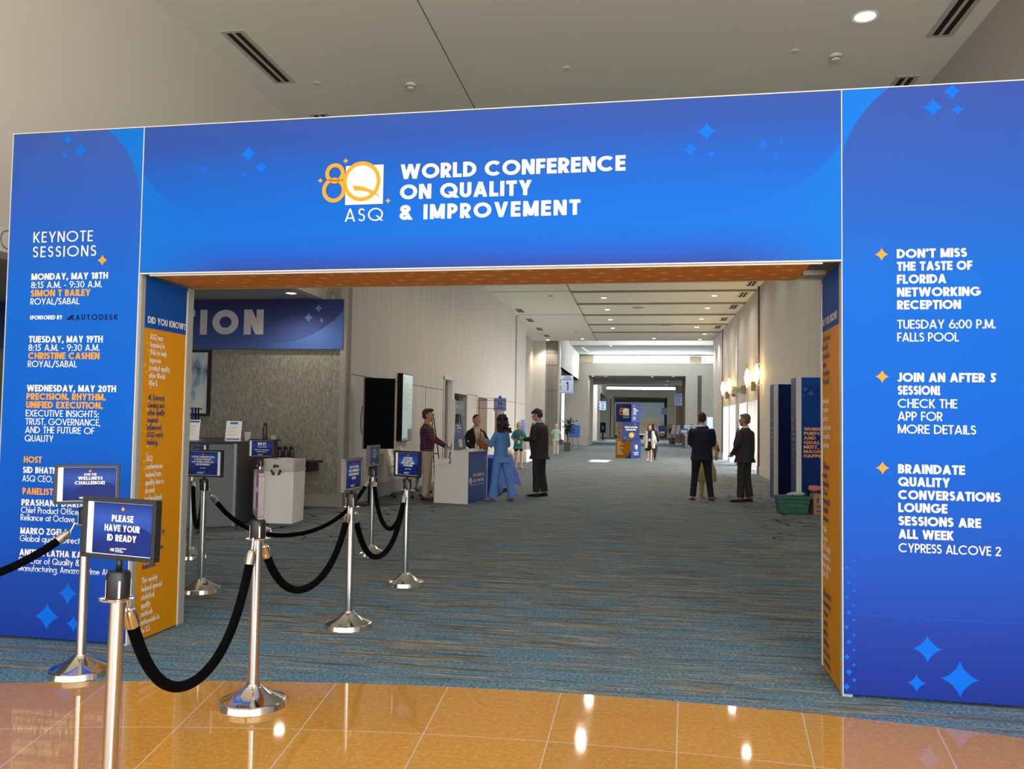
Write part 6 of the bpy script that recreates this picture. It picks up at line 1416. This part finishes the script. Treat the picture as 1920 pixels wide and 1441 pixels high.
def legs_stand(w=.1, toe=(.2, .2)):
    return {sd: ((sg * .09, 0, .92), (sg * (w * .95), -.02, .5), (sg * w, .01, .085), (sg * toe[0], -1, 0)) for sd, sg in (('L', 1), ('R', -1))}

# man in plaid shirt at the lower counter step, facing right
m, n, l, b = newmat('plaid_shirt'); tc = n.new('ShaderNodeTexCoord'); sp = n.new('ShaderNodeSeparateXYZ'); l.new(tc.outputs['Object'], sp.inputs[0])
def band(o, fr, w): return math_node(n, l, 'LESS_THAN', math_node(n, l, 'FRACT', math_node(n, l, 'MULTIPLY', o, fr)), w)
h_ = math_node(n, l, 'ADD', band(sp.outputs[2], 17, .45), math_node(n, l, 'ADD', band(sp.outputs[0], 15, .4), band(sp.outputs[1], 15, .4)))
l.new(ramp_node(n, l, math_node(n, l, 'DIVIDE', h_, 3.0), [(0, (44, 34, 66)), (.4, (74, 32, 60)), (.75, (128, 38, 62)), (1, (110, 44, 74))]), b.inputs['Base Color']); b.inputs['Roughness'].default_value = .9; M_plaid = m
p = Person('man in a dark red and navy plaid shirt standing at the lower counter step', -4.06, 15.55, PI / 2 + .05, 1.74, 'tan', legs=legs_stand(.11),
    arms={'R': ((-.22, -.16, 1.16), (-.19, -.38, 1.04), (0, -1, -.25), (0, -.2, -1)), 'L': ((.235, -.12, 1.16), (.21, -.34, 1.02), (0, -1, -.3), (0, -.2, -1))}, head=(0, .05), build=1.0, curl=(.4, .4))
p.top(M_plaid, 'shirt', .965, .0, .0, rad=-.004, dp=1.16); p.trousers(cloth_mat('chinos_beige', (178, 164, 142)), hem=.058, top=1.0); p.shoes(M_shoeb); p.hair(M_hairb, 'quiff'); p.lanyard(M_lime, False)
mb = MB(); p.torso(mb, [(.935, 0, .172, .132), (.972, 0, .172, .132)]); p.mk('belt', mb, M_shoeb)
# woman in black cardigan behind the counter
p = Person('smiling woman in a black cardigan and lime lanyard behind the counter', -3.29, 16.42, .42, 1.66, 'tan', arms={'R': ((-.25, -.06, 1.16), (-.12, -.27, 1.03), (.6, -1, -.1), (0, 0, -1)), 'L': ((.25, -.06, 1.16), (.10, -.27, 1.03), (-.6, -1, -.1), (0, 0, -1))}, head=(.25, .1), build=.9, lean=.08)
p.top(cloth_mat('cardigan_black', (14, 13, 15)), 'cardigan', .74, .02, .006); p.trousers(cloth_mat('trousers_black', (20, 20, 22))); p.shoes(M_shoe); p.hair(M_hairb, 'buzz')
p.shirt_v(mat('blouse_cream', (196, 184, 160), .8), None, .06, .42); p.lanyard(M_lime, True, 1.08, -.15)
mb = MB(); mb.ell(p.H((0, -.0965, -.052)), .017 * p.k, .004 * p.k, .003 * p.k, 10, 6, p.hr); p.mk('teeth', mb, mat('teeth', (230, 224, 214), .4))
# woman in light blue trouser suit, seen from behind, talking over the counter
M_bsuit = cloth_mat('suit_sky_blue', (98, 142, 208))
p = Person('woman with long black curls in a light blue trouser suit at the counter', -2.66, 15.80, -2.15, 1.66, 'tan', legs={'L': ((.09, 0, .92), (.12, -.04, .5), (.15, -.08, .085), (.2, -1, 0)), 'R': ((-.09, 0, .92), (-.12, .10, .5), (-.16, .20, .085), (-.25, -1, 0))},
    arms={'L': ((.24, -.08, 1.13), (.15, -.37, 1.24), (.0, -.35, 1), (-.6, -.6, 0)), 'R': ((-.25, -.04, 1.12), (-.14, -.26, 1.10), (.6, -1, .0), (.3, .2, -1))}, head=(-.15, .05), curl=(.15, .8), build=.9)
p.top(M_bsuit, 'blazer', .77, .035, .006, waist=.004, dp=1.1); p.trousers(M_bsuit, wide=.018, hem=.085, end=.03); p.shoes(mat('heel_nude', (196, 160, 134), .4), .055); p.hair(M_hairk, 'curly', 4); p.glasses()
p.shirt_v(mat('blouse_pale', (206, 214, 226), .8), None, .05, .16)
T = thing('leather_folder', 'brown leather folder held over the counter by the blue suit', 'folder', (-3.02, 15.74, 1.03), .35, rot=(.5, .45, -.3))
mb = MB(); mb.box(-.13, .13, -.02, .0, -.03, .15); obj('cover', mb, mat('leather_tan', (150, 92, 42), .5), T, bevel=.01); mb = MB(); mb.box(-.125, .125, .001, .022, -.025, .14); obj('cover', mb, MATS['leather_tan'], T, bevel=.01); mb = MB(); mb.box(-.04, .04, -.026, -.02, .06, .16); obj('flap', mb, MATS['leather_tan'], T)
# man in charcoal suit reading his phone
p = Person('man in a charcoal suit looking down at his phone', -2.06, 16.98, -PI / 2 - .28, 1.80, 'light', legs={'L': ((.09, 0, .92), (.10, -.03, .5), (.10, -.02, .085), (.1, -1, 0)), 'R': ((-.09, 0, .92), (-.10, .01, .5), (-.12, .06, .085), (-.15, -1, 0))},
    arms={'L': ((.23, -.02, 1.14), (.07, -.30, 1.12), (-.35, -1, .15), (0, .3, 1)), 'R': ((-.23, -.02, 1.14), (-.06, -.32, 1.12), (.35, -1, .15), (0, .3, 1))}, head=(0, .5), build=1.04, lean=.04, curl=(.8, .8))
p.top(M_suit, 'jacket', .74, .03, .012, dp=1.22, belly=.02); p.trousers(M_suit, hem=.066, wide=.006); p.shoes(M_shoe); p.hair(M_hairb, 'short'); p.shirt_v(M_shirtb, mat('tie_blue', (40, 74, 150), .6), dp=1.24); p.glasses()
mb = MB(); mb.T = Matrix.Translation((-2.455, 17.10, 1.195)) @ Matrix.Rotation(-.28, 4, 'Z') @ Matrix.Rotation(-.45, 4, 'Y'); mb.box(-.075, .075, -.037, .037, -.004, .004); mb.T = None
o = obj('phone', mb, mat('phone_black', (18, 18, 22), .2), bevel=.003); tag(o, 'dark phone in the hands of the charcoal-suited man', 'phone')
# woman walking in teal top and black shorts
p = Person('woman in a teal top and black shorts walking with a backpack', -3.95, 26.9, .12, 1.52, 'pale', legs={'L': ((.09, 0, .92), (.10, -.06, .5), (.10, -.06, .085), (.2, -1, 0)), 'R': ((-.09, 0, .92), (-.10, .0, .5), (-.11, .08, .1), (-.2, -1, 0))},
    arms={'R': ((-.25, .0, 1.14), (-.17, -.22, 1.05), (.5, -1, 0), (.3, 0, 1)), 'L': ((.26, .0, 1.14), (.24, -.2, 1.02), (.1, -1, -.1), (-1, 0, 0))}, build=1.02)
p.top(cloth_mat('top_teal', (32, 128, 122)), 'top', .74, .05, .012, sleeve=.45); p.trousers(cloth_mat('shorts_black', (18, 18, 20)), 'shorts', shorts=.45); p.shoes(mat('trainer_black', (28, 28, 30), .6), sole=mat('sole_white', (200, 200, 200), .6)); p.hair(M_hairbl, 'bob'); p.glasses(); p.lanyard(mat('lanyard_blue', (70, 110, 190), .6), True, 1.0, -.155)
mb = MB()
for sg in (-1, 1): mb.tube([p.P(q) for q in ((sg * .10, .13, 1.36), (sg * .115, .02, 1.46), (sg * .12, -.125, 1.34), (sg * .15, -.14, 1.18), (sg * .18, -.02, 1.08))], [(.022, .012)] * 5, 8)
mb.ell(p.P((0, .19, 1.22)), .15, .08, .2); p.mk('backpack', mb, mat('backpack_brown', (92, 62, 50), .7))
mb = MB(); R = [[Vector((-3.72 + x * w, 26.64 + y * d, z)) for x, y in ((-1, -1), (1, -1), (1, 1), (-1, 1))] for z, w, d in ((.62, .07, .03), (.75, .085, .04), (.88, .06, .03), (.93, .02, .015))]; mb.loft(R); o = obj('white_bag', mb, mat('bag_white', (222, 218, 206), .7), bevel=.01); tag(o, 'small white bag held by the woman in the teal top', 'bag')
# woman in mint top with white patterned trousers
p = Person('grey-haired woman in a mint top and pale patterned trousers', -4.0, 39.3, .1, 1.47, 'pale', legs=legs_stand(.09), arms={'R': ((-.25, -.02, 1.14), (-.14, -.22, 1.16), (.5, -1, .2), (.3, 0, 1)), 'L': ((.27, .02, 1.14), (.28, -.06, .9), (0, -.2, -1), (-1, 0, 0))}, build=1.0)
p.top(cloth_mat('top_mint', (160, 208, 190)), 'top', .78, .03, .01, sleeve=.32); p.trousers(mat('trousers_pattern', (206, 198, 186), .8, var=.3, vscale=(24, 24, 12)), wide=.01, hem=.07); p.shoes(mat('sandal_cream', (190, 170, 150), .6)); p.hair(M_hairw, 'bob'); p.glasses(); p.lanyard(mat('lanyard_pale', (170, 190, 200), .6), True, 1.1, -.145)
mb = MB(); mb.T = Matrix.Translation((-3.74, 39.24, .50)); mb.loft([[(x * w, y * .05, z) for x, y in ((-1, -1), (1, -1), (1, 1), (-1, 1))] for z, w in ((0, .09), (.2, .1), (.24, .04))]); mb.T = None; o = obj('handbag', mb, mat('bag_plum', (82, 70, 100), .6), bevel=.01); tag(o, 'plum handbag carried by the woman in the mint top', 'bag')
# man in navy suit seen from behind
p = Person('broad man in a navy suit standing with his back to the camera', 1.18, 16.9, PI - .02, 1.77, 'light', legs={'L': ((.09, 0, .92), (.13, -.01, .5), (.17, .01, .085), (.35, -1, 0)), 'R': ((-.09, 0, .92), (-.13, -.01, .5), (-.18, .02, .085), (-.25, -1, 0))},
    arms={'L': ((.225, .0, 1.14), (.10, -.22, 1.02), (-.8, -.7, 0), (0, .3, 1)), 'R': ((-.225, .0, 1.14), (-.10, -.22, 1.02), (.8, -.7, 0), (0, .3, 1))}, build=1.16, head=(0, -.02))
p.top(M_navys, 'jacket', .80, .02, .008, dp=1.1); p.trousers(M_navys, hem=.058); p.shoes(M_shoeb, sole=mat('sole_tan', (196, 176, 150), .6)); p.hair(mat('hair_auburn', (58, 36, 30), .6, var=.3, vscale=(60, 60, 60)), 'buzz'); p.shirt_v(M_shirtw)
# person in pale yellow tunic mostly hidden behind him
p = Person('person in a pale yellow embroidered tunic hidden behind the navy-suited man', 1.32, 17.75, .25, 1.50, 'brown', legs={'L': ((.09, 0, .92), (.11, 0, .5), (.13, .0, .085), (.4, -1, 0)), 'R': ((-.09, 0, .92), (-.10, -.01, .5), (-.10, .0, .085), (-.1, -1, 0))},
    arms={'L': ((.28, -.04, 1.14), (.22, -.27, 1.18), (-.3, -.6, .8), (-1, 0, 0)), 'R': ((-.25, -.02, 1.12), (-.1, -.25, 1.1), (.8, -.5, .3), (.2, 0, 1))}, build=1.0)
M_yel = mat('tunic_yellow', (206, 182, 116), .8, var=.22, vscale=(40, 40, 40))
p.top(M_yel, 'tunic', .8, .02, .006, sleeve=.8); p.skirt(M_yel, .40, 'tunic_skirt', .27, .95, .17); p.trousers(mat('leggings_yellow', (206, 176, 96), .8), hem=.05); p.shoes(mat('slipper_tan', (140, 104, 88), .6)); p.hair(M_hairk, 'long')
mb = MB(); mb.tube([p.P(q) for q in ((.21, .02, 1.46), (.235, -.12, 1.25), (.22, -.15, 1.08), (.21, -.12, .92))], [(.05, .02), (.06, .025), (.06, .025), (.05, .02)], 10); p.mk('scarf', mb, mat('scarf_peach', (214, 178, 140), .8))
# man in grey suit on the right, turned to the left
p = Person('grey-haired man in a dark grey suit on the right with hands clasped', 2.03, 17.1, -PI / 2 - .55, 1.75, 'tan', legs={'L': ((.09, 0, .92), (.11, -.03, .5), (.13, -.03, .085), (.2, -1, 0)), 'R': ((-.09, 0, .92), (-.10, .0, .5), (-.10, .05, .085), (-.05, -1, 0))},
    arms={'L': ((.235, -.02, 1.14), (.09, -.22, .95), (-.6, -.6, -.6), (0, .5, 1)), 'R': ((-.235, -.03, 1.14), (-.07, -.25, .94), (.5, -.7, -.6), (0, .5, 1))}, build=1.1, head=(.1, .02), curl=(.5, .5))
p.top(M_suit2, 'jacket', .78, .028, .010, belly=.03, dp=1.2); p.trousers(M_suit2, hem=.066, wide=.008); p.shoes(M_shoe); p.hair(M_hairg, 'short'); p.shirt_v(M_shirtw, mat('tie_dark', (50, 56, 80), .6), dp=1.22)
mb = MB(); mb.ell(p.H((0, -.05, -.075)), .044 * p.k, .042 * p.k, .036 * p.k, 14, 9, p.hr); p.mk('beard', mb, M_hairg)
# woman with white cardigan walking towards the camera
p = Person('woman in a black dress and open white cardigan walking towards the camera', .33, 34.6, -.05, 1.50, 'pale', legs={'L': ((.085, 0, .92), (.08, -.10, .5), (.07, -.14, .085), (.1, -1, 0)), 'R': ((-.085, 0, .92), (-.08, .0, .5), (-.09, .16, .12), (-.1, -1, 0))},
    arms={'R': ((-.24, .05, 1.14), (-.29, .04, .89), (0, -.1, -1), (1, 0, 0)), 'L': ((.24, .02, 1.14), (.29, -.08, .9), (0, -.2, -1), (-1, 0, 0))}, head=(.0, -.06), build=.9)
M_dress = cloth_mat('dress_black', (20, 19, 26)); p.top(M_dress, 'dress_top', .85, .0, -.006, sleeve=.2); p.skirt(M_dress, .50, 'dress_skirt', .22); p.shoes(mat('trainer_white', (214, 214, 212), .6)); p.hair(mat('hair_chestnut', (84, 46, 34), .6, var=.3, vscale=(60, 60, 60)), 'long')
mb = MB(); M_card = cloth_mat('cardigan_white', (214, 204, 188))
for sg, sd in ((1, 'L'), (-1, 'R')):
    p.limb(mb, [p.J['sh' + sd], p.J['el' + sd], p.J['wr' + sd]], [.068, .060, .048])
    R = [[p.P(q) for q in ((sg * .07, -.13, z), (sg * .17 + sg * (1.4 - z) * .05, -.125, z), (sg * .215 + sg * (1.4 - z) * .06, 0, z), (sg * .16, .135, z), (0, .14, z), (0, .12, z), (sg * .14, .115, z), (sg * .19 + sg * (1.4 - z) * .06, 0, z), (sg * .15 + sg * (1.4 - z) * .05, -.105, z), (sg * .07, -.115, z))] for z in (.62, .9, 1.2, 1.40, 1.44)]
    mb.loft(R)
p.mk('cardigan', mb, M_card, .014, 3); p.lanyard(mat('lanyard_blue', (70, 110, 190), .6), True, 1.02, -.145)
# two more people beyond her
p = Person('dark-haired person in dark clothes walking just behind the white cardigan', .50, 36.2, PI - .2, 1.55, 'brown', legs=legs_stand(.09)); p.top(cloth_mat('coat_plum', (40, 30, 34)), 'coat', .62, .05, .01); p.trousers(cloth_mat('trousers_black', (20, 20, 22))); p.shoes(M_shoe); p.hair(M_hairk, 'long')
p = Person('man in a light blue shirt walking away far down the hall', .70, 45.5, PI, 1.52, 'light', legs={'L': ((.09, 0, .92), (.10, -.02, .5), (.10, .02, .085), (.2, -1, 0)), 'R': ((-.09, 0, .92), (-.10, -.1, .5), (-.10, -.12, .085), (-.2, -1, 0))}); p.top(cloth_mat('shirt_sky', (112, 158, 220)), 'shirt', .9, .01, .004, sleeve=.42); p.trousers(M_navys); p.shoes(M_shoe); p.hair(M_hairb, 'short')
